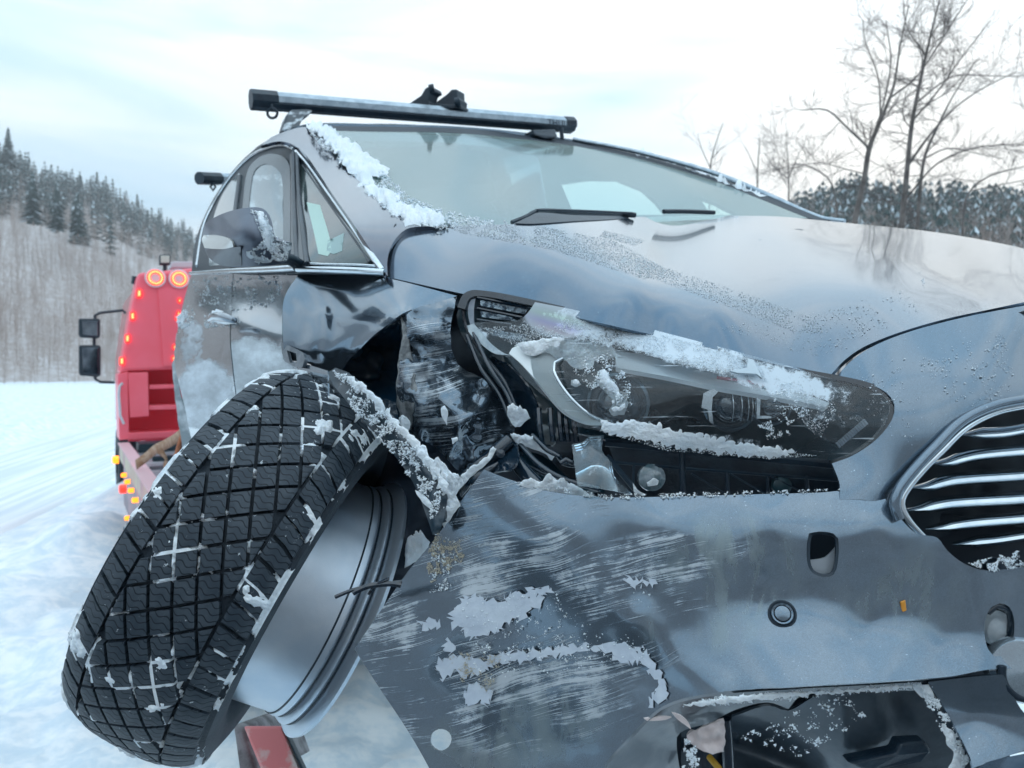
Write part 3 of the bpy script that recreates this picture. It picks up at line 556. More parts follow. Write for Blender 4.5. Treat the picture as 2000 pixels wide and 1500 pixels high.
bumper = panel('front_bumper', [(945,917),(1000,938),(1080,961),(1180,971),(1300,970),(1450,966),(1600,962),(1708,956),(1737,985),(1762,1016),(1790,1042),(1830,1050),(1850,1075),(1882,1100),(1925,1114),(1990,1108),(2120,1090),(2140,1300),(2010,1305),(1930,1308),(1850,1322),(1700,1332),(1550,1341),(1400,1353),(1300,1378),(1235,1435),(1180,1500),(1140,1560),(870,1570),(838,1500),(795,1425),(740,1342),(692,1268),(735,1205),(800,1112),(850,1052),(905,972)], bf, bp_, car, step=10, rough=.0012, roughf=.006,
 holes=[[(1580,1042),(1600,1038),(1628,1042),(1637,1052),(1636,1100),(1628,1122),(1608,1127),(1586,1118),(1577,1100),(1576,1060)], [(1952,1178),(1972,1186),(1981,1215),(1978,1250),(1962,1278),(1945,1284),(1930,1268),(1923,1238),(1926,1205),(1936,1186)], [(842,1436),(845,1431),(850,1427),(857,1424),(864,1424),(871,1426),(877,1430),(881,1437),(882,1444),(880,1452),(876,1459),(869,1464),(862,1467),(855,1465),(848,1461),(843,1456),(841,1450),(841,1443)]],
 folds=[([(1250,1215),(1330,1300),(1400,1345)], .004, 34), ([(905,972),(1010,1010),(1180,1150),(1240,1210)], .008, 70), ([(1230,1060),(1260,1180),(1250,1300)], -.006, 60), ([(1000,1180),(1010,1330),(980,1480)], -.006, 70)])
def bd(u, v): return float(bf([(u, v)])[0])
# rim of metal tone round the square opening, sensor, bracket seen inside
prm = paint('opening_lip_paint')
for hole in ([(1580,1042),(1600,1038),(1628,1042),(1637,1052),(1636,1100),(1628,1122),(1608,1127),(1586,1118),(1577,1100),(1576,1060),(1580,1042)],):
    tubepx('opening_lip', [(u, v, bd(u, v)+.006) for u, v in hole], .004, black_m, bumper, 6, 5)
panel('tow_hook_flap', [(1578,1094),(1596,1092),(1612,1088),(1625,1076),(1634,1066),(1634,1100),(1627,1119),(1608,1124),(1588,1117),(1579,1104)], lambda uv: bf(uv)+.018, M('bare_plastic_flap', (.40,.45,.50), .45, .3), bumper, step=8)
snA = Vector((-.253,-.828,.5)).normalized()
c = P(1528,1199,bd(1528,1199)-.0015); lathe('parking_sensor', c, snA, [(-.008,.0125),(.001,.0128),(.003,.0115),(.002,.0095),(.0005,.0088),(.003,.0082),(.0042,.004),(.0045,.0001)], paint('sensor_paint'), bumper, 28)
lathe('sensor_ring', c, snA, [(-.006,.0155),(.0006,.0155),(.0012,.0138),(.0006,.0128)], gapm, bumper, 28)
# fog lamp bowl right
c = P(1953,1230,.815); o = panel('lamp_recess', [(1950,1170),(1985,1180),(1995,1220),(1985,1270),(1950,1295),(1920,1270),(1912,1230),(1922,1190)], lambda uv: .85+0*uv[:,0], gloss_m, bumper, step=9)
lathe('recess_lamp', P(1942,1225,.85), Vector((.1,-1,0)), [(0,.02),(.012,.018),(.02,.010),(.022,.0001)], M('white_lamp', (.6,.66,.7), .3, col2=(.45,.52,.57), nscale=60), bumper, 20)
tubepx('recess_seal', [(1928,1196,.825),(1945,1182,.825),(1968,1190,.825),(1975,1215,.825),(1970,1240,.83),(1955,1262,.83)], .004, gloss_m, bumper)
lathe('tow_cover', P(1995,1310,.80), Vector((-.25,-1,.15)), [(-.012,.034),(0,.0345),(.004,.032),(.006,.02),(.0065,.0001)], paint('cover_paint', col=(.4,.48,.54)), bumper, 32); tubepx('cover_seal', [(1958,1300,.795),(1958,1325,.795),(1968,1345,.795),(1985,1360,.795),(2010,1368,.795)], .004, gapm, bumper)
prism('amber_marker', [P(1759,1176,bd(1764,1185)-.001), P(1769,1172,bd(1764,1185)-.001), P(1772,1198,bd(1764,1185)-.001), P(1763,1202,bd(1764,1185)-.001)], Vector((0,.002,0)), M('amber_reflector', (.75,.32,.05), .3), bumper, .001)
# torn primer chips
chip_m = M('bared_plastic', (.46,.53,.62), .5, col2=(.54,.61,.69), nscale=40, bump=.2, bscale=90)
chips = [[(905,1170),(935,1160),(965,1175),(1000,1172),(1020,1160),(1060,1158),(1058,1180),(1030,1195),(1000,1215),(985,1225),(960,1240),(945,1238),(930,1245),(905,1240),(895,1225),(880,1222),(885,1190)],
 [(1195,1210),(1220,1208),(1222,1235),(1205,1240),(1200,1255),(1230,1262),(1245,1275),(1262,1268),(1270,1290),(1290,1310),(1300,1335),(1305,1362),(1290,1370),(1275,1378),(1268,1370),(1282,1355),(1278,1330),(1262,1310),(1250,1290),(1225,1298),(1205,1285),(1180,1268),(1150,1272),(1165,1245)],
 [(1218,1130),(1240,1128),(1270,1130),(1288,1133),(1280,1140),(1255,1144),(1235,1146),(1222,1138)], [(862,1290),(900,1280),(940,1285),(990,1275),(1040,1270),(1100,1262),(1150,1255),(1155,1268),(1100,1280),(1050,1288),(1000,1292),(960,1300),(930,1318),(905,1322),(890,1308),(860,1325),(853,1310)],
 [(905,1350),(930,1330),(945,1335),(960,1355),(955,1372),(945,1380),(938,1368),(925,1374),(905,1372)], [(870,1250),(885,1258),(882,1282),(870,1276),(862,1262)], [(1118,1165),(1140,1170),(1165,1172),(1150,1185),(1125,1190)],[(1240,1265),(1252,1262),(1262,1290),(1250,1295)], [(820,1215),(850,1205),(860,1220),(835,1232)], [(985,1165),(1030,1152),(1080,1148),(1085,1156),(1040,1166),(1000,1176)]]
for ch in chips: panel('torn_paint_patch', ch, bf, chip_m, bumper, thick=.0008, step=4, smooth=False, jag=16, jagf=.16, off=.0012)
chip2 = M('chewed_edge', (.40,.37,.32), .8, col2=(.70,.72,.72), nscale=90, nlo=.42, nhi=.6, bump=.6, bscale=300)
# ---- lower grille opening and lower valance
low = paint('valance_paint', grime=[(1500,1450,300,90,0,1)])
panel('opening_trim', [(1182,1505),(1236,1440),(1300,1383),(1400,1358),(1550,1346),(1700,1338),(1850,1330),(1890,1335),(1880,1345),(1700,1350),(1600,1352),(1560,1362),(1540,1385),(1500,1372),(1440,1385),(1400,1405),(1390,1412),(1340,1425),(1322,1440),(1330,1520),(1180,1560)], tps([(1182,1505,.79),(1400,1358,.80),(1880,1335,.81),(1500,1372,.83),(1330,1520,.86),(1390,1412,.85)]), M('satin_grey_trim', (.05,.07,.09), .3, .3, .5, col2=(.09,.11,.13), nscale=20, bump=.1, bscale=30), car, step=9, folds=[([(1240,1445),(1330,1470),(1330,1530)], -.012, 20),([(1300,1410),(1420,1385),(1560,1356)], .004, 8)])
panel('lower_duct_panel', [(1430,1400),(1500,1378),(1540,1388),(1600,1358),(1800,1345),(1830,1400),(1880,1470),(1880,1560),(1440,1560),(1420,1480)], tps([(1430,1400,.90),(1600,1358,.86),(1800,1345,.85),(1880,1500,.88),(1660,1450,.87),(1440,1540,.93),(1500,1430,.92)]), M('duct_plastic', (.035,.055,.075), .35, .2, .4, col2=(.06,.085,.11), nscale=16, bump=.1, bscale=50), car, step=12, folds=[([(1652,1350),(1656,1560)], .006, 4),([(1740,1352),(1770,1450),(1700,1520)], -.01, 26),([(1420,1450),(1560,1500),(1640,1560)], -.05, 40)])
prism('duct_bracket', [P(1655,1490,.85), P(1750,1470,.84), P(1758,1452,.84), P(1810,1450,.84), P(1820,1470,.84), P(1800,1490,.84), P(1700,1510,.85)], Vector((.0,.02,0)), black_m, car, .003)
panel('lower_valance', [(1812,1332),(1900,1322),(1960,1318),(2010,1400),(2130,1420),(2130,1450),(2000,1468),(1900,1500),(1895,1480),(1860,1410)], tps([(1812,1332,.80),(1960,1318,.79),(2130,1430,.78),(1900,1500,.77),(1900,1400,.80),(2010,1400,.79)]), low, car, step=12)
panel('lower_lip', [(1900,1502),(2000,1472),(2140,1452),(2140,1560),(1870,1560)], tps([(1900,1502,.77),(2140,1452,.77),(2140,1560,.72),(1870,1560,.72),(2000,1515,.735)]), low, car, step=14)
panel('opening_edge_strip', [(1790,1336),(1815,1336),(1862,1412),(1898,1484),(1895,1560),(1868,1560),(1870,1490),(1835,1410)], tps([(1790,1336,.81),(1895,1484,.80),(1895,1560,.8),(1835,1410,.82)]), black_m, car, step=9)
panel('torn_foil', [(1340,1435),(1352,1428),(1395,1412),(1414,1408),(1416,1440),(1412,1468),(1390,1472),(1362,1462),(1348,1450)], lambda uv: .82+0*uv[:,0], M('pale_torn_plastic', (.66,.58,.57), .5, col2=(.58,.52,.52), nscale=30, bump=.3, bscale=60), car, step=6, jag=3, rough=.01, roughf=.05)
panel('torn_sliver', [(1258,1404),(1290,1400),(1312,1401),(1300,1406),(1265,1408)], lambda uv: .785+0*uv[:,0], bpy.data.materials['pale_torn_plastic'], car, step=4); panel('torn_sliver', [(1312,1392),(1330,1398),(1345,1412),(1350,1425),(1338,1416),(1322,1404)], lambda uv: .785+0*uv[:,0], bpy.data.materials['pale_torn_plastic'], car, step=4)
panel('bumper_core', [(1330,1420),(1440,1400),(1450,1580),(1330,1580)], lambda uv: .97+0*uv[:,0], black_m, car, step=12, rough=.03, roughf=.02)
tubepx('yellow_cable', [(1385,1478,.92),(1395,1490,.91),(1404,1500,.91),(1412,1530,.91)], .004, M('yellow_cable', (.55,.32,.03), .5), car)
tubepx('duct_post', [(1416,1404,.86),(1420,1450,.86),(1424,1560,.86)], .007, gloss_m, car)
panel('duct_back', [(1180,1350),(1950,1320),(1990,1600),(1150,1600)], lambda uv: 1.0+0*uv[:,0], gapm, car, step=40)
panel('bumper_dark_backing', [(1150,1000),(1240,985),(1700,985),(2160,1060),(2160,1360),(1250,1360),(1100,1200)], lambda uv: .935+0*uv[:,0], gapm, car, step=40)  # added dark sheet, standing in for the shade inside the bumper openings
# ---- grille
gb = M('grille_mesh_back', (.004,.02,.036), .5); gdep = lambda u: .885+.00012*(u-1760)
panel('grille_back', [(1762,965),(1795,925),(1835,882),(1885,835),(1945,806),(2010,792),(2140,770),(2140,1110),(1990,1112),(1925,1118),(1880,1104),(1850,1078),(1800,1060),(1775,1035),(1756,1000)], lambda uv: .925+.00012*(uv[:,0]-1760), gb, car, step=16, rough=.006, roughf=.03)
gr = tubepx('grille_frame', [(2130,770,.92),(2010,791,.895),(1945,805,.885),(1888,834,.872),(1838,881,.862),(1796,924,.855),(1765,965,.850),(1760,985,.848),(1768,1008,.846),(1785,1030,.845),(1802,1048,.845)], .0042, chrome_m, car, 10)
grey_lip = paint('grille_lip_paint'); tubepx('grille_surround', [(2130,758,.905),(2008,779,.885),(1940,793,.875),(1880,822,.865),(1828,872,.856),(1787,916,.850),(1754,960,.845),(1748,988,.842),(1756,1014,.84)], .006, grey_lip, car, 10)
for i, (u0, v0, v1, vm, th) in enumerate([(1872,850,833,846,12),(1818,905,877,890,13),(1780,952,923,938,13.5),(1768,995,968,983,14),(1808,1032,1010,1022,13.5),(1860,1062,1046,1055,12)]):
    s = smoothline(np.array([(u0,v0,0),(u0+30,v0-3,0),(u0+90,vm-2,0),(2030,vm-14,0),(2130,v1-18,0)], float), 8, False); vs, fs = [], []
    for j, q in enumerate(s):
        dd = gdep(q[0])-.004; t = min(j/5, 1); hh = th*(.25+.75*t); sec = [(-1.0,.010),(-.92,.003),(-.55,-.005),(0,-.012),(.5,-.014),(.85,-.010),(1.0,-.003),(.5,.012)]
        for a, b in sec: vs.append(P(q[0], q[1]+a*hh, dd+b))
    k = 8
    for j in range(len(s)-1):
        for m_ in range(k): fs.append((j*k+m_, j*k+(m_+1) % k, (j+1)*k+(m_+1) % k, (j+1)*k+m_))
    fs.append(tuple(range(k))); mesh('grille_slat', vs, fs, chrome_m, gr, True, auto=60)
prism('grille_sensor', [P(1925,1100,.90), P(1990,1096,.905), P(1990,1112,.905), P(1930,1116,.90)], Vector((0,.02,0)), black_m, gr, .002)
# ---- dark sheet with the cavity's shade in its colour, behind lamp, bumper and wheel
panel('cavity_backdrop', [(600,700),(640,690),(700,640),(800,600),(900,585),(1040,600),(1400,690),(1650,750),(1720,960),(1700,1040),(1300,1040),(960,1010),(900,1090),(820,1160),(740,1200),(690,1150),(700,1000),(690,860)], tps([(640,700,1.42),(900,585,1.33),(1650,750,1.12),(1700,1040,1.1),(960,1010,1.4),(740,1200,1.45),(1300,850,1.2)]), M('cavity_dark_plastic', (.003,.010,.024), .5, col2=(.007,.020,.038), nscale=7, bump=.4, bscale=25), car, step=22, rough=.05)
# under-lamp ribbed crash panel
sup = panel('lamp_support', [(1186,862),(1300,872),(1500,896),(1560,905),(1625,906),(1640,930),(1646,962),(1500,968),(1300,972),(1240,968),(1200,900)], tps([(1186,862,1.04),(1640,930,.95),(1646,962,.95),(1240,968,1.02),(1500,930,.98)]), black_m, car, step=14, rough=.004)
for a, b, r in [((1182,864,1.0),(1338,878,.985),.006),((1338,878,.98),(1632,908,.93),.006),((1190,902,.99),(1340,915,.975),.0022),((1340,915,.97),(1640,938,.93),.0022),((1332,872,.975),(1334,968,.975),.004),((1238,905,.985),(1236,965,.985),.002),((1420,920,.96),(1422,966,.96),.0026),((1500,926,.95),(1500,966,.95),.0026),((1575,930,.94),(1578,964,.94),.0026),((1350,925,.965),(1420,966,.96),.0012),((1425,925,.955),(1498,966,.95),.0012),((1185,890,.985),(1245,962,.97),.004),((1505,930,.945),(1570,962,.94),.0012)]:
    tubepx('support_rib', [a, tuple((np.array(a)+np.array(b))/2), b], r, black_m, sup, 6, 30)
lathe('rubber_stop', P(1525,948,.95), Vector((0,-1,.1)), [(0,.013),(.006,.012),(.008,.009),(.008,.0001)], M('dark_teal_stop', (.01,.045,.06), .4), sup, 18)
lathe('small_lamp', P(1272,932,.985), Vector((0,-1,.1)), [(0,.019),(.006,.018),(.010,.012),(.012,.0001)], M('lamp_clear_grey', (.10,.17,.20), .1, coat=1, col2=(.3,.36,.4), nscale=70), sup, 18)
clear = bpy.data.materials.new('clear_plastic'); clear.use_nodes = True
def clearmat(m, tint, gloss, film, filmcol, blobs, nsc=30, edge=None, rbow=False):
    g = NG(m); nt = g.nt; out = nt.nodes['Material Output']; tr = g.n('ShaderNodeBsdfTransparent'); tr.inputs[0].default_value = (*tint, 1); gl = g.n('ShaderNodeBsdfGlossy'); gl.inputs['Roughness'].default_value = .04; gl.inputs[0].default_value = (.9,.95,1,1)
    fr = g.n('ShaderNodeFresnel'); fr.inputs[0].default_value = 1.5; a = g.n('ShaderNodeMixShader'); g.set(a.inputs[0], g.math('MULTIPLY', fr.outputs[0], gloss, True)); nt.links.new(tr.outputs[0], a.inputs[1]); nt.links.new(gl.outputs[0], a.inputs[2])
    nt.links.new(g.b.outputs[0], out.inputs[0]); g.b.inputs['Roughness'].default_value = .7
    t = None
    for q in blobs:
        bq = g.math('MULTIPLY', g.blob(*q[:5]), q[5]); t = bq if t is None else g.math('MAXIMUM', t, bq)
    n = g.noise(g.uv, nsc, 8, .75, .2); k = g.math('ADD', film, g.math('MULTIPLY', g.ramp(g.math('ADD', t, g.math('MULTIPLY', g.math('SUBTRACT', n, .5), 1.6)), .42, .75) if t is not None else 0.0, .9), True)
    sc = g.ramp(g.noise(g.map(g.uv, (7, 160, 1), .16), 1.0, 3, .6, .3), .63, .70, 0, .5); k = g.math('MAXIMUM', k, sc) if t is not None and edge else k
    d = g.n('ShaderNodeBsdfDiffuse'); d.inputs[0].default_value = (*filmcol, 1)
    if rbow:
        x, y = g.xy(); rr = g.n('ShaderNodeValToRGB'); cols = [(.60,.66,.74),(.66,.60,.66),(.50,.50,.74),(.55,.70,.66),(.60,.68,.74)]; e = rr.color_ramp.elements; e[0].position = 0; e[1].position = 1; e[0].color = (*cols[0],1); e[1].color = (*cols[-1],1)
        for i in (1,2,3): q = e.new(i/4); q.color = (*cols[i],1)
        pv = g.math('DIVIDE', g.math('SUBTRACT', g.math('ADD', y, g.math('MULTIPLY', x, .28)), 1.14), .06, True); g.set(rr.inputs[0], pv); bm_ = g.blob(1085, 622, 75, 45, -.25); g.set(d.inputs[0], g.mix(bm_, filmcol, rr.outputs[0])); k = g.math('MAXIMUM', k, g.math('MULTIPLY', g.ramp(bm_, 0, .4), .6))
    b = g.n('ShaderNodeMixShader'); g.set(b.inputs[0], k); nt.links.new(a.outputs[0], b.inputs[1]); nt.links.new(d.outputs[0], b.inputs[2]); nt.links.new(b.outputs[0], out.inputs[0])
clearmat(clear, (.86,.94,.96), 1.2, .05, (.55,.64,.70), [(1160,890,60,70,0,.4)], 30)
panel('cracked_lens_piece', [(1117,868),(1140,862),(1150,852),(1180,850),(1176,880),(1195,905),(1200,930),(1236,966),(1180,955),(1128,948),(1122,910)], tps([(1117,868,.98),(1236,966,.94),(1180,850,.98),(1160,910,.93)]), clear, car, step=8, thick=.002)
# ---- headlight
HL = panel('headlight', [(900,590),(912,572),(940,568),(1040,588),(1300,648),(1560,720),(1640,735),(1690,748),(1732,768),(1747,792),(1742,818),(1712,858),(1665,892),(1625,906),(1500,900),(1300,878),(1180,858),(1150,850),(1100,842),(1080,870),(1040,860),(1010,800),(965,740),(925,690),(900,650),(892,615)], tps([(905,575,1.19),(1300,650,1.075),(1620,738,.99),(1738,790,.93),(1640,895,.945),(1300,878,1.03),(1050,850,1.14),(940,690,1.2),(1300,760,1.17),(1150,720,1.20),(1500,810,1.10),(1620,810,1.02),(1000,650,1.22)]), M('lamp_housing', (.015,.042,.060), .22, 0, .8, col2=(.04,.075,.095), nscale=12, bump=.1, bscale=50), car, step=14, rough=.006, roughf=.02)
panel('lamp_seal', [(893,600),(905,574),(930,566),(1040,585),(1300,646),(1560,718),(1636,733),(1700,748),(1737,768),(1750,792),(1744,820),(1716,860),(1666,896),(1625,908),(1618,900),(1658,886),(1704,852),(1732,815),(1737,792),(1726,774),(1692,757),(1634,742),(1560,728),(1300,656),(1040,597),(938,578),(918,582),(908,604)], tps([(905,575,1.15),(1300,650,1.03),(1620,738,.935),(1738,790,.895),(1640,895,.90)]), gloss_m, HL, step=8, thick=.01)
pl_ = M('lamp_inner_strip', (.45,.52,.60), .3, .3, coat=.5, col2=(.30,.38,.46), nscale=40)
panel('side_reflector', [(916,578),(930,576),(926,600),(926,625),(930,650),(921,640),(914,612)], lambda uv: 1.15+0*uv[:,0], pl_, HL, step=6)
tubepx('lamp_bezel', [(930,576,1.15),(911,578,1.16),(906,600,1.16),(908,630,1.16),(925,665,1.15),(950,700,1.13),(985,745,1.10),(1010,800,1.08)], .0035, gloss_m, HL)
led = M('led_strip', (.35,.45,.52), .2, .5, coat=1, col2=(.04,.08,.12), nscale=150, nlo=.46, nhi=.54, bump=.5, bscale=300)
for pts in ([(938,586),(1030,604),(1026,614),(938,597)], [(938,607),(1000,619),(1010,628),(940,619)], [(948,640),(1030,655),(1025,668),(960,655)]): panel('led_strip', pts, lambda uv: 1.14-.0001*(uv[:,0]-938), led, HL, step=5, smooth=False)
for q in ([(932,602,1.14),(1020,620,1.12)], [(932,624,1.14),(1000,634,1.12)], [(932,581,1.14),(1035,600,1.12)]): tubepx('led_rib', [q[0], tuple((np.array(q[0])+np.array(q[1]))/2), q[1]], .002, gloss_m, HL, 5)
white = M('drl_blade', (.86,.92,.93), .35, 0, .4, col2=(.78,.87,.90), nscale=6)
wf = tps([(995,690,1.08),(1100,668,1.06),(1200,690,1.03),(1160,826,.985),(1080,780,1.03),(1120,740,1.05)])
panel('light_guide_blade', [(994,690),(1000,680),(1030,670),(1090,664),(1150,668),(1200,680),(1204,690),(1150,690),(1105,698),(1085,704),(1080,716),(1092,745),(1115,775),(1145,805),(1180,824),(1140,822),(1100,802),(1070,770),(1040,735),(1015,708)], wf, white, HL, step=7, thick=.008)
tubepx('blade_edge', [(1100,700,1.03),(1083,708,1.03),(1082,724,1.02),(1096,752,1.01),(1120,782,.995),(1150,808,.985),(1190,826,.975)], .0022, chrome_m, HL)
panel('light_guide_bar', [(1200,684),(1300,700),(1400,722),(1480,742),(1560,765),(1620,787),(1612,795),(1560,784),(1480,770),(1400,756),(1300,735),(1204,718)], tps([(1200,690,1.03),(1400,730,.99),(1620,788,.93),(1480,750,.965)]), M('light_guide', (.78,.86,.92), .3, coat=.5), HL, step=7, thick=.006)
tubepx('red_trim_line', [(1400,737,.975),(1450,744,.967),(1500,752,.958),(1535,762,.952)], .0022, M('red_trim', (.55,.12,.18), .4), HL)
darkglass = M('projector_glass', (.02,.04,.06), .06, .2, 1, ior=1.8, col2=(.05,.09,.12), nscale=10)
def proj(u, v, d, r, nm='projector'):
    c = P(u, v, d); ax = Vector((-.30,-1,.12)).normalized(); o = lathe(nm, c, ax, [(-.03,r*1.25),(0,r*1.28),(.004,r*1.1),(.002,r),(.010,r*.86),(.018,r*.6),(.022,r*.3),(.0235,.0001)], darkglass, HL, 36)
    lathe('projector_ring', c, ax, [(.002,r*1.32),(.007,r*1.28),(.008,r*1.16),(.003,r*1.1)], M('ring_grey', (.07,.11,.14), .15, .7), o, 36)
proj(1208,790,1.02,.034); proj(1425,792,.975,.027); proj(1505,793,.955,.020)
for pts, d in (([(1374,768),(1386,762),(1406,758),(1402,766),(1392,776),(1390,800),(1394,830),(1386,824),(1382,800),(1370,796)], .955), ([(1478,772),(1486,772),(1484,812),(1508,812),(1506,817),(1478,818)], .94)): panel('chrome_bracket', pts, lambda uv, d=d: d+0*uv[:,0], chrome_m, HL, step=5, smooth=False, thick=.006)
for u in (1430,1447,1460,1468): tubepx('lamp_divider', [(u,766,.955),(u+3,795,.95),(u,822,.955)], .0009, chrome_m, HL, 5)
for k in range(14):     # ribbed corner reflector
    t0 = k/14; a = np.array([1633,866])+(np.array([1690,818])-np.array([1633,866]))*t0; dn = np.array([7,9])
    prism('reflector_rib', [P(*(a+[0,0]),.905), P(*(a+[3.2,-2.7]),.905), P(*(a+[3.2,-2.7]+dn),.905), P(*(a+dn),.905)], Vector((0,.003,0)), pl_, HL)
lens = bpy.data.materials.new('headlight_lens'); lens.use_nodes = True
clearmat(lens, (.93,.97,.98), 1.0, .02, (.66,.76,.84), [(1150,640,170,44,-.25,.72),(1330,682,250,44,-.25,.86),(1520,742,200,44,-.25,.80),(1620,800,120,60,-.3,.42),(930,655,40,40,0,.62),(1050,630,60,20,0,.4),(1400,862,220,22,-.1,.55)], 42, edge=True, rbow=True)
lf = tps([(1045,590,1.10),(1300,650,1.02),(1620,738,.925),(1735,790,.885),(1640,895,.89),(1400,880,.935),(1180,838,.97),(1020,735,1.07),(912,640,1.15),(1350,760,.925),(1550,800,.885),(1150,720,1.0)])
panel('lens', [(1045,590),(1130,607),(1300,650),(1500,703),(1622,739),(1695,758),(1730,776),(1738,795),(1733,818),(1703,860),(1655,892),(1560,898),(1400,882),(1290,864),(1180,843),(1117,832),(1113,812),(1070,780),(1020,735),(985,694),(945,668),(915,648),(912,638),(928,630),(1010,626),(1030,612)], lf, lens, HL, step=9, thick=0)
panel('folded_lens_flap', [(1462,700),(1472,703),(1488,738),(1478,730),(1440,728),(1425,724),(1458,718)], lambda uv: lf(uv)-.010, M('lens_flap', (.45,.55,.62), .2, coat=1), HL, step=5, smooth=False)
panel('broken_lens_edge', [(912,636),(925,632),(940,650),(960,672),(985,690),(1000,694),(965,690),(935,668),(918,652)], lambda uv: lf(uv)-.004, M('milky_edge', (.55,.64,.68), .5, col2=(.35,.44,.50), nscale=50), HL, step=5)
for q in ([(912,655,1.14),(940,720,1.10),(975,770,1.08),(1000,830,1.06)], [(925,650,1.14),(955,715,1.09),(990,770,1.07),(1010,820,1.05)]): tubepx('broken_frame_rail', q, .0032, gloss_m, HL)
panel('inner_bracket_plate', [(955,695),(1000,720),(1040,770),(1050,800),(1046,830),(1062,870),(1050,880),(1020,850),(1000,800),(975,745)], tps([(955,695,1.15),(1050,800,1.07),(1050,880,1.08),(1000,800,1.14)]), gloss_m, car, step=8, jag=3)
for u in (1052,1075,1092,1104,1120): tubepx('bracket_rib', [(u,798,1.04),(u+2,830,1.03),(u+6,862,1.03)], .004, gloss_m, car, 6)
for q, r in (([(1040,850,1.03),(1070,880,1.0),(1090,890,.99),(1100,905,1.0),(1125,910,1.0)], .0035), ([(1000,850,1.05),(1050,905,1.0),(1100,935,.97),(1170,955,.95)], .004), ([(1010,900,1.05),(1060,925,1.02),(1120,950,.99)], .003), ([(1095,905,.97),(1105,898,.97),(1120,905,.97)], .004)): tubepx('torn_cable', q, r, gloss_m, car)
panel('side_bracket', [(1010,880),(1060,890),(1120,940),(1180,958),(1100,955),(1030,935),(1005,905)], tps([(1010,880,1.1),(1180,958,1.0),(1030,935,1.05),(1080,920,1.12)]), M('teal_bracket', (.006,.035,.055), .35, coat=.4), car, step=9)
# ---- crumpled fender
fendp = paint('fender_paint', scratch=[(860,640,70,50,.5,.5)])
fA = tps([(592,530,1.45),(680,535,1.35),(770,550,1.25),(893,578,1.18),(620,602,1.36),(650,624,1.305),(700,628,1.24),(745,632,1.19),(785,612,1.165),(830,595,1.175),(690,585,1.29),(556,610,1.40),(553,690,1.375),(600,680,1.33),(640,722,1.30),(690,695,1.265),(730,655,1.205),(660,670,1.275)])
panel('front_fender', [(590,526),(680,531),(765,545),(893,578),(850,592),(820,600),(787,612),(760,632),(730,655),(700,685),(680,705),(660,733),(640,722),(600,710),(555,702),(552,640),(556,580)], fA, fendp, car, step=7, folds=[([(600,600),(650,624),(700,628),(745,634),(785,612),(850,585)], .0015, 14), ([(625,590),(618,620),(612,650),(600,700)], .003, 12), ([(655,640),(645,660),(620,690)], -.006, 14), ([(745,572),(715,605),(700,625)], .0012, 16), ([(690,690),(735,650),(785,612)], .012, 12), ([(635,610),(640,650),(630,690)], .006, 8), ([(570,600),(590,650),(570,690)], -.005, 16)], rough=.002, roughf=.02)
fB = tps([(787,614,1.165),(840,595,1.16),(893,580,1.19),(882,680,1.15),(800,700,1.14),(778,800,1.15),(860,780,1.05),(985,800,1.10),(905,920,1.10),(940,850,1.04),(840,870,1.16),(870,640,1.13),(920,735,1.12),(900,830,1.02)])
crump = paint('crumpled_paint', scratch=[(850,690,110,90,0,.8),(900,800,110,110,.2,.8)], col=(.10,.14,.18), rot=.1)
panel('crumpled_fender', [(787,612),(830,596),(893,579),(884,615),(880,650),(884,690),(900,716),(945,742),(975,780),(998,815),(1002,850),(975,885),(935,905),(905,925),(880,905),(858,880),(830,862),(800,856),(785,820),(776,790),(777,740),(784,690),(789,650)], fB, crump, car, step=7, jag=3, folds=[([(787,614),(850,660),(930,700),(950,740)], .012, 12), ([(790,690),(860,700),(930,722)], -.012, 12), ([(850,770),(880,800),(940,810),(960,770)], .018, 12), ([(870,790),(880,860),(920,900)], -.02, 14), ([(960,750),(930,800),(900,830),(880,880)], .016, 9), ([(800,620),(795,700),(785,800)], .01, 8), ([(830,740),(860,810),(850,860)], -.016, 16)], rough=.022, roughf=.022)
panel('torn_fender_edge', [(784,618),(793,640),(800,680),(806,720),(812,770),(806,800),(802,840),(786,832),(777,800),(775,760),(779,700),(785,655)], lambda uv: fB(uv)-.006, M('scraped_metal', (.14,.155,.165), .7, .4, col2=(.34,.36,.37), nscale=45, nlo=.45, nhi=.62, bump=.6, bscale=120), car, step=6, jag=4)
panel('inner_wheelhouse', [(640,738),(690,688),(735,655),(784,622),(778,720),(775,800),(790,850),(840,905),(870,960),(850,1000),(790,900),(720,800),(680,750)], tps([(640,738,1.30),(784,622,1.24),(775,800,1.25),(870,960,1.2),(720,740,1.38)]), M('wheelhouse_blue_black', (.004,.022,.045), .25, coat=.5, col2=(.007,.034,.06), nscale=9, bump=.25, bscale=18), car, step=8, rough=.03, roughf=.015, jag=2, folds=[([(700,690),(740,720),(780,730)], .02, 12), ([(700,760),(780,790)], .02, 12)])
panel('wheelhouse_fold', [(895,925),(935,905),(985,870),(1005,850),(1012,890),(1000,915),(960,925),(930,960),(905,990),(890,975),(885,945)], tps([(895,925,1.08),(1005,850,1.06),(960,925,1.0),(890,975,1.06)]), gloss_m, car, step=7, rough=.02, roughf=.03)
for q, r in (([(880,960,1.04),(920,925,1.02),(960,890,1.02),(995,860,1.03)], .010), ([(905,965,1.04),(930,935,1.0),(975,905,1.02),(1010,880,1.04)], .006), ([(1000,870,1.06),(1015,910,1.02),(1060,960,.98)], .012)): tubepx('bent_bracket', q, r, gloss_m, car)
lathe('bracket_bolt', P(978,886,1.0), Vector((0,-1,.1)), [(0,.006),(.004,.006),(.005,.003),(.006,.0001)], gloss_m, car, 10)
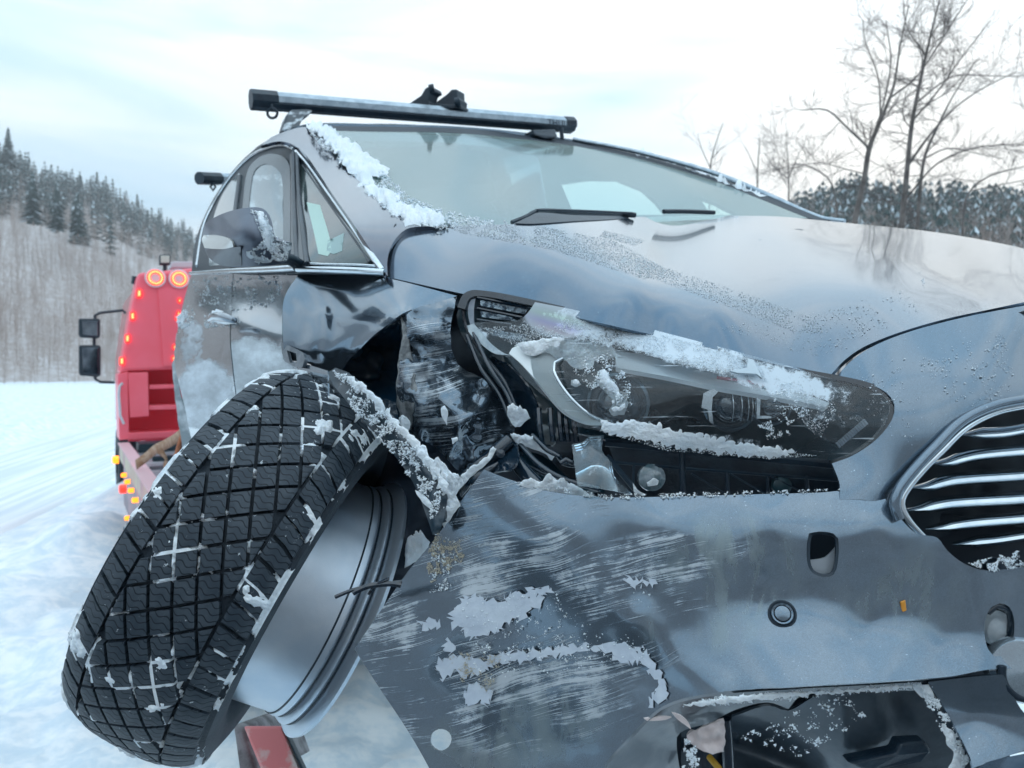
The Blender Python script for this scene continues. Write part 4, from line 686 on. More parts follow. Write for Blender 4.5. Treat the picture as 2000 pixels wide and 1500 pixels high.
# fender arch trim band running down behind the tyre
archm = M('arch_trim', (.012,.035,.055), .4, coat=.2, col2=(.05,.07,.09), nscale=20, bump=.3, bscale=60)
arch_f = tps([(655,720,1.14),(700,742,1.10),(790,860,1.03),(870,975,.98),(850,1045,.98),(760,900,1.04),(680,790,1.09)])
panel('arch_trim', [(640,728),(655,718),(690,735),(730,772),(790,838),(835,895),(868,945),(872,985),(858,1040),(845,1045),(832,1005),(808,945),(775,895),(735,850),(700,812),(670,775),(650,750)], arch_f, archm, car, step=7, thick=.012, rough=.008, roughf=.03, folds=[([(680,735),(760,820),(840,930),(852,1030)], .010, 9)])
ribm = gloss_m
tubepx('broken_cable', [(655,1166,.94),(690,1152,.94),(735,1143,.95),(785,1136,.96)], .0028, gloss_m, car, 6); tubepx('broken_cable', [(690,1158,.94),(715,1146,.94),(760,1140,.945),(782,1143,.95)], .004, gloss_m, car, 6); tubepx('broken_cable', [(720,1160,.945),(735,1142,.94),(760,1130,.945)], .002, gloss_m, car, 6)
# ---- doors and side
side_c = [(u, v, .345/(.857*(u-1000)/F+.515)) for u, v in ((345,640),(345,860),(400,640),(400,860),(460,640),(460,860),(553,700),(553,860))]+[(u, v, .395/(.857*(u-1000)/F+.515)) for u, v in ((374,530),(450,528),(556,528),(592,526),(450,560),(556,560))]
sf = tps(side_c)
fdoor_p = paint('front_door_paint', frost=[(500,715,110,75,-.25,1.25),(440,760,120,120,0,1.3),(430,590,60,25,0,.45),(430,620,30,14,0,1)], frostc=(.60,.68,.74), thr=.52)
rdoor_p = paint('rear_door_paint', frost=[(400,770,80,100,0,1.2),(375,670,45,80,0,.7),(420,550,90,25,0,.5),(352,620,14,16,0,1.2)], frostc=(.58,.65,.71), thr=.52)
fd = panel('front_door', [(456,528),(592,526),(556,580),(551,640),(553,702),(600,712),(640,724),(640,900),(480,900),(472,850),(463,780),(456,720),(451,660)], sf, fdoor_p, car, step=10, folds=[([(400,612),(460,625),(553,655)], .010, 10), ([(455,545),(500,600),(553,640)], -.006, 26), ([(560,560),(575,610),(590,690)], .012, 12), ([(600,560),(600,610),(560,690)], -.010, 12)])
rd = panel('rear_door', [(455,528),(374,534),(356,600),(346,650),(340,700),(350,752),(362,800),(372,850),(388,900),(400,930),(478,900),(470,850),(461,780),(454,720),(449,660),(452,600)], sf, rdoor_p, car, step=10, folds=[([(346,600),(400,612),(460,625)], .012, 12)])
tubepx('door_handle', [(409,624,1.86),(420,618,1.80),(440,620,1.72),(458,625,1.68),(452,634,1.69,.004)] if 0 else [(409,624,1.86,.006),(420,618,1.80,.010),(440,620,1.72,.011),(458,626,1.68,.007),(461,628,1.68,.003)], .011, paint('handle_paint', frost=[(430,620,60,30,0,1.2)], thr=.5), fd)
panel('fender_badge_vent', [(548,668),(575,680),(592,690),(596,700),(590,718),(575,716),(556,706),(551,690)], lambda uv: sf(uv)-.02, M('vent_grey', (.10,.13,.16), .3, .6, col2=(.2,.24,.28), nscale=30), fd, step=5, thick=.006, smooth=False, holes=[[(560,684),(578,690),(580,710),(566,708)]])
panel('rear_bumper_side', [(345,650),(340,700),(336,712),(345,800),(352,850),(362,900),(372,930),(402,940),(388,890),(372,840),(358,790),(349,745)], lambda uv: 3.0+0*uv[:,0], M('snowy_sill', (.30,.36,.40), .7, col2=(.62,.69,.74), nscale=12, nlo=.45, nhi=.6), car, step=9, jag=2)
o = lathe('rear_wheel', P(372,850,3.2), WD, [(0,.01),(.01,.18),(.02,.2),(0,.3),(.03,.34),(.2,.34),(.22,.3)], rubber_m, car, 32)
# ---- greenhouse
GC = tps([(750,530,1.27),(590,515,1.43),(500,515,1.80),(400,520,2.5),(370,535,2.8),(575,285,2.30),(520,290,2.65),(450,350,3.2),(400,430,3.3),(740,505,1.29),(650,400,1.72),(600,310,2.2)])
dp_ = paint('pillar_paint', frost=[(500,520,120,14,0,.5)], thr=.6)
panel('side_body_frame', [(374,533),(380,480),(396,430),(425,375),(470,316),(515,280),(545,270),(575,282),(600,312),(650,385),(700,455),(745,515),(752,534)], lambda uv: GC(uv)+.01, M('window_frame_black', (.008,.018,.030), .45, spec=.15), car, step=12)
glassm = M('side_glass', (.012,.024,.028), .03, 0, 0, ior=1.38, col2=(.06,.09,.09), nscale=3.0); g = NG(glassm)
gl1 = M('side_glass_snowy', (.03,.05,.06), .05, 0, 0, ior=1.42); g = NG(gl1); n_ = g.noise(g.uv, 24, 6, .7); g.set(g.b.inputs['Base Color'], g.mix(g.ramp(n_, .5, .68), (.05,.08,.09), (.40,.48,.51)))
q1 = panel('quarter_window', [(586,322),(600,330),(640,392),(690,455),(735,514),(700,517),(607,516),(598,470),(590,400),(586,360)], GC, glassm, car, step=9, thick=.002)
panel('seat_belt_strip', [(599,395),(625,400),(648,485),(640,500),(622,496),(612,450)], lambda uv: GC(uv)-.0015, M('pale_belt_webbing', (.42,.60,.55), .6), q1, step=8, thick=.001)
panel('far_mirror_glimpse', [(640,470),(672,455),(668,490),(650,496),(638,490)], lambda uv: GC(uv)-.0015, M('pale_green_glimpse', (.26,.40,.40), .5), q1, step=6, thick=.001)
q2 = panel('front_door_window', [(497,322),(520,312),(545,318),(556,335),(552,400),(556,470),(560,505),(556,516),(470,515),(474,440),(482,370),(488,338)], GC, gl1, car, step=9, thick=.002)
panel('wind_deflector', [(484,332),(505,308),(530,300),(556,308),(566,330),(566,515),(552,515),(553,430),(550,345),(536,326),(518,320),(500,330),(492,350),(484,420),(474,510),(468,510),(474,400)], lambda uv: GC(uv)-.012, M('smoked_deflector', (.02,.03,.04), .25, spec=.2), car, step=7)
panel('rear_door_window', [(425,400),(445,362),(466,338),(474,344),(466,400),(458,460),(452,515),(408,520),(412,450)], GC, gl1, car, step=9, thick=.002)
def trim(pts, r=.0075, name='chrome_trim', mat=chrome_m, off=-.008): return tubepx(name, [(u, v, float(GC([(u, v)])[0])+off) for u, v in pts], r, mat, car, 8, 8)
trim([(384,520),(398,440),(425,385),(455,340),(490,305),(525,288),(555,283),(574,292)], .006, off=-.02)
trim([(578,296),(600,320),(640,375),(690,445),(730,505),(746,528)], .006); trim([(590,322),(630,380),(680,450),(722,512)], .002, 'inner_trim', black_m)
trim([(372,534),(450,529),(530,526),(578,523)], .007, off=-.02); trim([(582,526),(640,527),(700,529),(752,532)], .0065)
trim([(597,515),(650,517),(700,518),(748,521)], .003)
for pts in ([(573,296),(575,380),(577,450),(582,520)], [(580,300),(584,380),(592,450),(600,516)]): trim(pts, .006, 'pillar_seal', black_m, -.012)
panel('b_pillar', [(566,300),(578,300),(584,400),(594,460),(604,518),(584,520),(566,518),(566,420)], lambda uv: GC(uv)-.006, M('b_pillar_black', (.02,.028,.04), .35), car, step=8)
for u_, v_ in ((469, 345),): trim([(469,345),(462,400),(455,460),(450,515)], .010, 'c_pillar_trim', black_m, -.02)
apf = tps([(575,285,2.28),(560,262,2.42),(600,247,2.5),(640,262,2.42),(752,525,1.27),(800,440,1.46),(700,440,1.40),(760,400,1.62),(640,350,1.88),(700,330,2.05),(880,442,1.5)])
panel('a_pillar', [(510,284),(530,268),(560,256),(590,248),(615,252),(650,285),(700,330),(760,385),(810,425),(880,444),(800,445),(770,470),(757,505),(757,540),(745,520),(700,452),(650,380),(600,306),(575,284),(545,276)], apf, paint('pillar_roof_paint', col=(.075,.09,.125), coat=.3, frost=[(700,360,120,20,-.9,.45)]), car, step=9, thick=.01)
tubepx('pillar_seam', [(773,438,1.455),(757,465,1.39),(747,492,1.335)], .0015, gapm, car, 5)
# windshield
wsf = tps([(640,250,2.5),(880,252,2.85),(1120,278,3.25),(870,440,1.52),(1240,430,1.98),(1600,428,2.32),(1350,335,2.9),(760,350,1.98),(1000,340,2.38),(1480,380,2.6)])
wsm = bpy.data.materials.new('windshield_glass'); wsm.use_nodes = True; g = NG(wsm); nt = g.nt; out = nt.nodes['Material Output']
tr = g.n('ShaderNodeBsdfTransparent'); tr.inputs[0].default_value = (.62,.86,.78,1); gl = g.n('ShaderNodeBsdfGlossy'); gl.inputs['Roughness'].default_value = .06; gl.inputs[0].default_value = (.85,.92,.93,1); df = g.n('ShaderNodeBsdfDiffuse')
hz1 = g.noise(g.map(g.uv, (2.2,7,1), .25), 1.3, 4, .5, .6); g.set(df.inputs[0], g.mix(g.ramp(hz1, .35, .65), (.40,.50,.49), (.50,.58,.56)))
a = g.n('ShaderNodeMixShader'); a.inputs[0].default_value = .42; nt.links.new(tr.outputs[0], a.inputs[1]); nt.links.new(gl.outputs[0], a.inputs[2])
b = g.n('ShaderNodeMixShader'); b.inputs[0].default_value = .30; nt.links.new(a.outputs[0], b.inputs[1]); nt.links.new(df.outputs[0], b.inputs[2]); nt.links.new(b.outputs[0], out.inputs[0])
ws = panel('windshield', [(615,246),(650,250),(760,250),(880,254),(1000,264),(1120,280),(1250,305),(1400,348),(1500,388),(1600,426),(1400,428),(1240,436),(1050,446),(870,446),(800,420),(740,372),(680,315)], wsf, wsm, car, step=16, thick=0)
panel('windshield_border', [(640,246),(880,250),(1000,259),(1120,275),(1250,300),(1400,342),(1500,383),(1625,430),(1600,432),(1490,390),(1395,353),(1245,309),(1118,284),(1000,269),(880,259),(650,254)], lambda uv: wsf(uv)-.004, gapm, ws, step=8)
tubepx('far_pillar', [(1120,272,3.28),(1250,298,3.12),(1400,340,2.8),(1500,381,2.6),(1600,425,2.36),(1650,433,2.3)], .009, alu_m, car)
panel('roof', [(545,262),(600,242),(760,243),(880,246),(1000,256),(1125,273),(1125,281),(1000,266),(880,256),(700,252),(610,254)], lambda uv: 3.0+(uv[:,0]-880)*.0016, dp_, car, step=12, thick=.02)
# roof skin, far flank, cabin inside (real shells behind what is seen)
def shell(name, prof, B0, B1, mat, par=car):
    vs = [p+BD*b for b in np.linspace(B0, B1, 8) for p in prof]; n = len(prof); fs = [(i*n+j, i*n+j+1, (i+1)*n+j+1, (i+1)*n+j) for i in range(7) for j in range(n-1)]
    return mesh(name, vs, fs, mat, par, True, thick=.01)
shell('roof_skin', [P(600,250,2.52), P(760,253,2.7), P(880,258,2.87), P(1000,268,3.05), P(1118,282,3.25)], .02, 2.1, dp_)
fp = P(1118,282,3.25); shell('far_flank', [fp+Vector((.02,.02,0)), fp+WD*.12-Vector((0,0,.45)), fp+WD*.14-Vector((0,0,1.0))], .3, 3.2, dp_)
cabm_ = M('cabin_dark', (.05,.075,.08), .8, col2=(.09,.12,.12), nscale=3)
panel('cabin_back', [(560,258),(1120,280),(1640,430),(1640,640),(400,640),(400,430)], lambda uv: 3.9+0*uv[:,0], cabm_, car, step=30, thick=.05, holes=[[(1095,357),(1150,349),(1205,350),(1255,370),(1282,395),(1302,420),(1122,420)], [(1366,385),(1400,398),(1442,420),(1388,420)], [(958,396),(988,380),(1015,386),(1022,418),(975,422)]])
panel('dashboard', [(870,452),(1240,436),(1600,430),(1640,470),(1600,520),(800,520)], lambda uv: 2.6+0*uv[:,0], gapm, car, step=30)
def wiper(pts, r, nm='wiper'): return tubepx(nm, pts, r, black_m, car, 6)
wiper([(1000,436,1.68),(1030,424,1.70),(1048,414,1.72),(1100,414,1.76),(1180,417,1.84),(1240,420,1.90)], .007); panel('wiper_cowl', [(1005,436),(1035,422),(1052,415),(1120,420),(1240,423),(1200,428),(1120,432),(1040,437)], lambda uv: hood_f(uv)-.01+.12*0, black_m, car, step=6)
wiper([(1296,413,1.97),(1340,413,2.02),(1395,415,2.08)], .006); wiper([(1050,411,1.71),(1120,412,1.77),(1235,417,1.88)], .004, 'wiper_blade')
panel('washer_jet', [(1474,464),(1482,461),(1494,465),(1488,469),(1478,468)], lambda uv: hood_f(uv)-.004, M('jet', (.2,.25,.3), .4), hood, step=4); panel('washer_jet', [(1545,449),(1560,447),(1580,452),(1572,455),(1552,453)], lambda uv: hood_f(uv)-.004, black_m, hood, step=4)
# ---- mirror
mf = tps([(395,470,1.36),(420,420,1.30),(500,406,1.235),(555,450,1.28),(565,480,1.32),(560,510,1.32),(470,520,1.27),(470,450,1.20),(410,500,1.33),(520,480,1.22),(400,440,1.37)])
mirp = M('mirror_paint', (.085,.105,.145), .38, .25, .3, col2=(.12,.145,.19), nscale=14)
mir = panel('side_mirror', [(396,466),(397,450),(402,436),(420,424),(450,412),(480,406),(505,405),(520,412),(530,430),(535,455),(540,470),(570,474),(568,492),(560,510),(540,517),(500,520),(450,521),(425,515),(405,498),(398,480)], mf, mirp, car, step=7, thick=.05, folds=[([(396,482),(470,480),(560,478)], -.006, 5)])
panel('turn_signal', [(394,466),(398,459),(420,459),(440,463),(453,472),(456,482),(440,486),(415,486),(399,484)], lambda uv: mf(uv)-.006, M('turn_signal_lens', (.66,.68,.65), .2, coat=1), mir, step=6, thick=.006)
panel('mirror_lower_shell', [(402,488),(420,485),(470,482),(472,519),(440,520),(418,512),(406,500)], lambda uv: mf(uv)-.003, M('mirror_dark_shell', (.05,.065,.085), .35, coat=.4), mir, step=7, thick=.004)
tubepx('mirror_arm', [(545,503,1.36),(565,506,1.40),(585,518,1.43)], .012, black_m, mir)
# ---- roof bars
def bar(name, a, b, hh, mat):
    a, b = Vector(a), Vector(b); t = (b-a).normalized(); up = (Vector((0,0,1))-t*t.z).normalized(); s = t.cross(up); sec = [(-1,.0),(-.8,.62),(-.2,1),(.5,.9),(1,.25),(.95,-.4),(.4,-.9),(-.5,-1),(-.9,-.6)]; vs = []
    for p in (a, b): vs += [p+s*x*hh*1.15+up*y*hh for x, y in sec]
    n = len(sec); fs = [(i, (i+1) % n, n+(i+1) % n, n+i) for i in range(n)]+[tuple(range(n))[::-1], tuple(range(n, 2*n))]
    return mesh(name, vs, fs, mat, rb, False)
rb = tag(bpy.data.objects.new('roof_bar', None)); rb.location = (0,0,0); link(rb, car); rb['label'] = 'front silver roof bar with black ends and ski clamps'
A, B = P(520,196,2.72), P(1102,243,3.38); dv = (B-A); bar('bar_tube', A, B, .032, alu_m); bar('end_cap', A-dv*.042, A+dv*.028, .0345, black_m); bar('end_cap', B-dv*.005, B+dv*.034, .0345, black_m)
bar('bar_groove', A+dv*.02+Vector((0,-.008,-.012)), B+Vector((0,-.008,-.012)), .0235, black_m)
for u, v, d in ((532,221,2.7),):
    c = P(u, v, d); vs, fs = [], []
    for i in range(24):
        for j in range(8): an, bn = 2*math.pi*i/24, 2*math.pi*j/8; rr_ = .018+.005*math.cos(bn); vs.append(c+Vector((rr_*math.cos(an), .005*math.sin(bn), rr_*math.sin(an))))
    for i in range(24):
        for j in range(8): fs.append((i*8+j, i*8+(j+1) % 8, ((i+1) % 24)*8+(j+1) % 8, ((i+1) % 24)*8+j))
    mesh('strap_ring', vs, fs, black_m, rb); tubepx('ring_stem', [(531,203,2.7),(531,210,2.7),(532,213,2.7)], .006, black_m, rb)
foot_m = M('bar_foot', (.03,.045,.06), .5, col2=(.50,.57,.62), nscale=24, nlo=.5, nhi=.62)
prism('bar_foot', [P(568,214,2.68), P(604,212,2.68), P(612,216,2.68), P(592,232,2.62), P(585,246,2.58), P(566,255,2.58), P(553,252,2.58), P(560,228,2.64)], BD*.07, foot_m, rb, .006)
prism('bar_foot', [P(1040,253,3.22), P(1085,252,3.24), P(1090,268,3.2), P(1065,272,3.2), P(1045,263,3.2)], BD*.07, black_m, rb, .006); tubepx('ring_stem', [(1097,250,3.3),(1097,262,3.3),(1098,272,3.3)], .009, black_m, rb)
def clampo(pts, d): prism('ski_clamp', [P(u, v, d) for u, v in pts], Vector((.03,.05,0)), black_m, rb, .004)
clampo([(797,203),(822,186),(830,172),(838,168),(846,170),(848,178),(840,182),(836,196),(838,206),(832,208),(818,204)], 3.04); clampo([(842,206),(872,184),(882,174),(892,174),(893,190),(898,194),(897,206),(888,209),(862,210)], 3.08)
tubepx('clamp_bolt', [(838,174,3.0),(848,172,3.0)], .018, black_m, rb); tubepx('clamp_bolt', [(888,200,3.04),(898,198,3.04)], .018, black_m, rb); clampo([(830,200),(900,205),(900,213),(830,208)], 3.05)
txt = bpy.data.curves.new('bar_lettering', 'FONT'); txt.body = 'THULE'; txt.size = .042; txt.extrude = .0004; txt.materials.append(black_m); tmp = bpy.data.objects.new('tmp_text', txt); COL.objects.link(tmp); bpy.context.view_layer.update(); tme = bpy.data.meshes.new_from_object(tmp.evaluated_get(bpy.context.evaluated_depsgraph_get())); bpy.data.objects.remove(tmp); to = bpy.data.objects.new('bar_lettering', tme); COL.objects.link(to); to.parent = rb
tp = P(1070,245,3.285); ex = (B-A).normalized(); ez = (Vector((0,0,1))-ex*ex.z).normalized(); ey = ez.cross(ex)
mw = Matrix((ex, ez, -ey)).transposed().to_4x4(); mw.translation = tp; to.matrix_basis = Matrix.Translation(-car.location) @ mw if False else mw
rb2 = tag(bpy.data.objects.new('roof_bar', None)); link(rb2, car); rb2['label'] = 'rear roof bar end poking out beyond the roof'; rb_old = rb; rb = rb2
A2, B2 = P(424,349,4.0), P(500,352,4.25); dv2 = B2-A2; bar('bar_tube', A2, B2+dv2*2, .03, alu_m); bar('end_cap', A2-dv2*.42, A2+dv2*.05, .0325, black_m)
c = P(416,365,3.95); tubepx('strap_ring', [(416,358,3.95),(411,365,3.95),(416,372,3.95),(421,365,3.95),(416,358,3.95)], .006, black_m, rb); prism('bar_foot', [P(450,356,3.9), P(470,356,3.9), P(462,378,3.8), P(450,382,3.8)], BD*.06, black_m, rb, .005)
# ================================================================ torn-off wheel
ex_ = Vector((1,0,0)); 
def cam2w(x, y, z): return Vector((x, z*cP-y*sP, -y*cP-z*sP))     # x right, y down, z forward
ax = cam2w(.882,.471,.015).normalized(); DW = 1.25
R_ = .3232; WT = .2134; Cc = P(488, 1086, DW)
e1 = (Vector((0,-1,0))-ax*Vector((0,-1,0)).dot(ax)).normalized(); e2 = ax.cross(e1)
def W_(s, r, th): return Cc+ax*s+(e1*math.cos(th)+e2*math.sin(th))*r
def wl(name, prof, mat, par, n=96, c=None, a=None):
    f = W_
    if c is not None:
        a1 = (Vector((0,-1,0))-a*Vector((0,-1,0)).dot(a)).normalized(); a2 = a.cross(a1); f = lambda s, r, th: c+a*s+(a1*math.cos(th)+a2*math.sin(th))*r
    vs = [f(s, r, 2*math.pi*k/n) for s, r in prof for k in range(n)]; fs = [(i*n+k, i*n+(k+1) % n, (i+1)*n+(k+1) % n, (i+1)*n+k) for i in range(len(prof)-1) for k in range(n)]
    return mesh(name, vs, fs, mat, par, True, auto=40)
H = WT/2
def crown(s): return R_-.085*R_*abs(s/H)**3.2     # tread radius across the width
gd = .034*R_
prof = [(-H*.80,R_*.62),(-H*1.02,R_*.72),(-H*1.07,R_*.82),(-H*1.02,R_*.885)]+[(s, crown(s)-gd) for s in np.linspace(-H*.97, H*.97, 15)]+[(H*1.03,R_*.885),(H*1.08,R_*.82),(H*1.04,R_*.72),(H*.90,R_*.64),(H*.80,R_*.62)]
tyre = wl('front_wheel', prof, rubber_m, car, 120); tyre['label'] = 'torn-off front wheel twisted sideways with snowy winter tread'
siped = M('siped_rubber', (.022,.036,.052), .55, spec=.4); g = NG(siped); x, y = g.xy(); wv = g.math('MULTIPLY', g.math('SINE', g.math('MULTIPLY', x, 330.0)), .0016*1.4)
yy = g.math('ADD', y, wv); fr_ = g.math('FRACT', g.math('MULTIPLY', yy, 105.0)); ln = g.math('LESS_THAN', fr_, .2); br = g.noise(g.ob, 30, 5, .6); base = g.mix(g.ramp(br, .35, .7), (.020,.034,.050), (.045,.062,.080))
sn = g.ramp(g.noise(g.ob, 90, 7, .75), .635, .68); base = g.mix(ln, base, (.003,.010,.018)); base = g.mix(g.math('MULTIPLY', sn, .9), base, (.62,.70,.75)); g.set(g.b.inputs['Base Color'], base); g.bump(g.math('SUBTRACT', g.math('MULTIPLY', br, .3), ln), .5, .0025)
def block(poly, nsub=1):
    """tread block from a convex outline in (across, around) metres"""
    gw = .0023; n = len(poly); p = [Vector(q) for q in poly]; ar = sum(p[i].x*p[(i+1) % n].y-p[(i+1) % n].x*p[i].y for i in range(n))/2
    if ar < 0: p = p[::-1]; ar = -ar
    if ar < 1.7e-4: return
    yc = sum(q.y for q in p)/n/R_; yc = (yc+math.pi) % (2*math.pi)-math.pi
    if abs(yc) > 2.15: return      # nothing of the far side shows
    q = []
    for i in range(n):
        a, b, c = p[i-1], p[i], p[(i+1) % n]; d0 = (b-a).normalized(); d1 = (c-b).normalized(); n0 = Vector((-d0.y, d0.x)); n1 = Vector((-d1.y, d1.x)); k = (n0+n1); k /= max(1+n0.dot(n1), .35); q.append(b+k*gw)
    ring = []
    for i in range(n):
        a, b = q[i], q[(i+1) % n]; m_ = max(1, int((b-a).length/.017)); ring += [a+(b-a)*(t/m_) for t in range(m_)]
    cen = sum(ring, Vector((0, 0)))/len(ring); N_ = len(ring); inn = [cen+(r-cen)*.5 for r in ring]
    def up(v, h): return W_(v.x, crown(min(max(v.x, -H), H))+h, v.y/R_)
    vs = [up(r, -.0007) for r in ring]+[up(r, 0) for r in inn]+[up(cen, 0)]+[up(r, -gd*1.15) for r in ring]; o_ = N_*2+1
    fs = []
    for i in range(N_):
        j = (i+1) % N_; fs += [(i, j, N_+j, N_+i), (N_+i, N_+j, 2*N_), (j, i, o_+i, o_+j)]
    uv = [(v.x, v.y) for v in ring+inn+[cen]+ring]
    mesh('tread_block', vs, [f[::-1] for f in fs], siped, tyre, True, uv, auto=40)
def clip(poly, x0, sgn):
    out = []
    for i in range(len(poly)):
        a, b = poly[i-1], poly[i]; ia, ib = (a[0]-x0)*sgn <= 0, (b[0]-x0)*sgn <= 0
        if ia != ib: t = (x0-a[0])/(b[0]-a[0]); out.append((x0, a[1]+(b[1]-a[1])*t))
        if ib: out.append(b)
    return out
PER = 2*math.pi*R_/16; va = np.array([.47, .88]); vb = np.array([.81, -.60]); la = .0358
kx = la*.47*3/2/.81; sc_ = PER/(3*.88*la+2*.6*kx); va = va*la*sc_; vb = vb*kx*sc_; XC = .60*H
for i in range(-90, 90):
    for j in range(-90, 90):
        c = va*i+vb*j
        if abs(c[0]) > XC*1.35 or not (0 <= c[1]+1e-6 < PER*16-1e-6): continue
        sh = .0022*(1 if (i+j) % 2 else -1)
        poly = [tuple(c+va*a+vb*b) for a, b in ((-.5,-.5),(.5,-.5),(.5,.5),(-.5,.5))]
        xl = -XC+.006*(1 if i % 2 else -1); xr = XC+.006*(1 if j % 2 else -1)
        poly = clip(clip(poly, XC, 1), -XC, -1)
        if len(poly) >= 3: block(poly)
NS = 64; ps = 2*math.pi*R_/NS
for k in range(NS):
    for sg, sl0, sl1 in ((-1, .013, .006), (1, .004, .016)):
        xi, xo = XC*sg, H*.985*sg; xm = (xi+xo)/2; y0 = k*ps+random.uniform(-.0015, .0015); t = (sl0 if sg < 0 else sl1)
        if sg < 0: poly = [(xo, y0-t), (xm, y0-t*.55), (xi, y0), (xi, y0+ps), (xm, y0+ps-t*.55), (xo, y0+ps-t)]
        else: poly = [(xi, y0), (xm, y0+t*.35), (xo, y0+t), (xo, y0+ps+t), (xm, y0+ps+t*.35), (xi, y0+ps)]
        block(poly)
rimm = M('alloy_rim', (.60,.67,.74), .36, .75, col2=(.50,.60,.70), nscale=7, bump=.06, bscale=40); 
rr0 = .212
axr = cam2w(.83,.445,.33).normalized(); Cf = P(666, 1174, 1.31)
rim = wl('rim', [(-.24,rr0*.93),(-.20,rr0*.95),(-.15,rr0*.945),(-.11,rr0*.94),(-.05,rr0*.945),(-.042,rr0*.96),(-.036,rr0*.965),(-.032,rr0*.95),(-.028,rr0*.95),(-.024,rr0*.985),(-.019,rr0*1.0),(-.015,rr0*.985),(-.012,rr0*.985),(-.008,rr0*1.03),(0,rr0*1.07),(.006,rr0*1.06),(.008,rr0*1.0),(0,rr0*.93),(-.2,rr0*.88)], rimm, tyre, 140, Cf, axr)
for s_, r in ((-.046,.951),(-.030,.953),(-.0135,.989)): wl('rim_groove_band', [(s_-.0016,rr0*r),(s_-.0012,rr0*(r+.006)),(s_+.0012,rr0*(r+.006)),(s_+.0016,rr0*r)], black_m, rim, 110, Cf, axr)
wl('rim_disc', [(-.16,.01),(-.17,rr0*.3),(-.14,rr0*.6),(-.17,rr0*.9)], rimm, rim, 60, Cf, axr)
# ================================================================ snow lying on things
def snowpatch(name, label, outline, f, amp, sc=.03, step=6, jag=8, jagf=.05, wid=18, seed=0, off=0, ddir=Vector((-.1,-.55,.8))):
    """lump of snow with its own thickness over the surface f"""
    o = smoothline(outline, step); o = o+np.array([[nz2(p[0]*jagf, p[1]*jagf, 3+seed), nz2(p[0]*jagf, p[1]*jagf, 9+seed)] for p in o])*jag
    mn, mx_ = o.min(0), o.max(0); gx, gy = np.meshgrid(np.arange(mn[0], mx_[0]+step, step), np.arange(mn[1], mx_[1]+step, step)); gx = gx+(np.arange(gx.shape[0]) % 2)[:, None]*step/2
    q = np.stack([gx.ravel(), gy.ravel()], 1); q = q[inpoly(q, o) & (edist(q, o) > step*.45)]; n = len(o)
    co, _, fa, *_ = delaunay_2d_cdt([Vector(x) for x in o]+[Vector(x) for x in q], [(i, (i+1) % n) for i in range(n)], [], 0, 1e-5)
    V = np.array([tuple(c) for c in co]); T_ = np.array([tuple(x) for x in fa]); T_ = T_[inpoly(V[T_].mean(1), o)]
    a = V[T_]; ar = (a[:,1,0]-a[:,0,0])*(a[:,2,1]-a[:,0,1])-(a[:,1,1]-a[:,0,1])*(a[:,2,0]-a[:,0,0]); T_[ar > 0] = T_[ar > 0][:, ::-1]
    e = np.clip(edist(V, o)/wid, 0, 1); hh = np.array([.75+.9*fr2(x*sc, y*sc, seed)+.35*fr2(x*sc*4, y*sc*4, seed) for x, y in V]); h = amp*np.sqrt(e)*np.clip(hh, .12, 2)
    base = PA(V[:,0], V[:,1], f(V)-off); dd = np.array(ddir.normalized()); c3 = base+dd*h[:,None]-dd*.002
    o_ = mesh(name, c3, T_, snow_m, None, True); return tag(o_, label, 'snow', kind='stuff')
def flakes(name, label, regions, f, n, s0, s1, seed=0, sc=.05, thr=.0, mat=None):
    r_ = np.random.default_rng(seed); V, Fs = [], []; k = 0; base = np.array([(1,0,0),(-.5,.87,0),(-.5,-.87,0),(0,0,.75),(0,0,-.5)]); tri = [(0,1,3),(1,2,3),(2,0,3)]
    for poly, share in regions:
        poly = np.array(poly, float); mn, mx_ = poly.min(0), poly.max(0); got = 0; tries = 0
        while got < n*share and tries < 40:
            tries += 1; q = r_.uniform(mn, mx_, (4000, 2)); q = q[inpoly(q, poly)]
            q = np.array([p for p in q if fr2(p[0]*sc, p[1]*sc, seed)+r_.normal(0, .12) > thr][:int(n*share-got)]).reshape(-1, 2)
            if not len(q): continue
            got += len(q); d = f(q)-.001; c = PA(q[:,0], q[:,1], d); s = (s0+(s1-s0)*r_.random(len(q))**4)*d
            for ci, si in zip(c, s):
                an = r_.random()*6.28; R3 = np.array([[math.cos(an), 0, math.sin(an)], [0, 1, 0], [-math.sin(an), 0, math.cos(an)]]); b = base*r_.uniform(.5, 1.3, (5, 3)); b = b[:, [0, 2, 1]]*[1, -1, .8]; V.append(ci+(b @ R3)*si); Fs += [(a+k, b_+k, c_+k) for a, b_, c_ in tri]; k += 5
    o_ = mesh(name, np.concatenate(V), Fs, mat or snow_m, None, False); return tag(o_, label, 'snow', kind='stuff')
SB = snow_m
snowpatch('windshield_snow', 'ridge of crusty snow along the near side edge of the windshield', [(592,238),(620,236),(650,250),(680,270),(700,285),(715,300),(740,315),(760,330),(745,342),(725,340),(735,360),(760,372),(785,378),(775,388),(800,400),(820,405),(845,408),(862,420),(872,436),(840,440),(800,435),(770,420),(745,400),(715,375),(690,345),(665,310),(640,280),(615,258)], lambda uv: np.minimum(apf(uv), wsf(uv))-.007, .015, step=3.5, jag=11, jagf=.16, wid=11, seed=1, sc=.06)
flakes('windshield_frost', 'loose snow grains along the lower left corner of the windshield', [([(690,280),(800,385),(900,420),(1010,436),(860,448),(760,420),(680,330)], .7), ([(600,250),(640,245),(700,290),(680,330),(620,280)], .3)], lambda uv: np.minimum(apf(uv), wsf(uv))-.006, 2600, .0010, .0045, 3, .05, -.05)
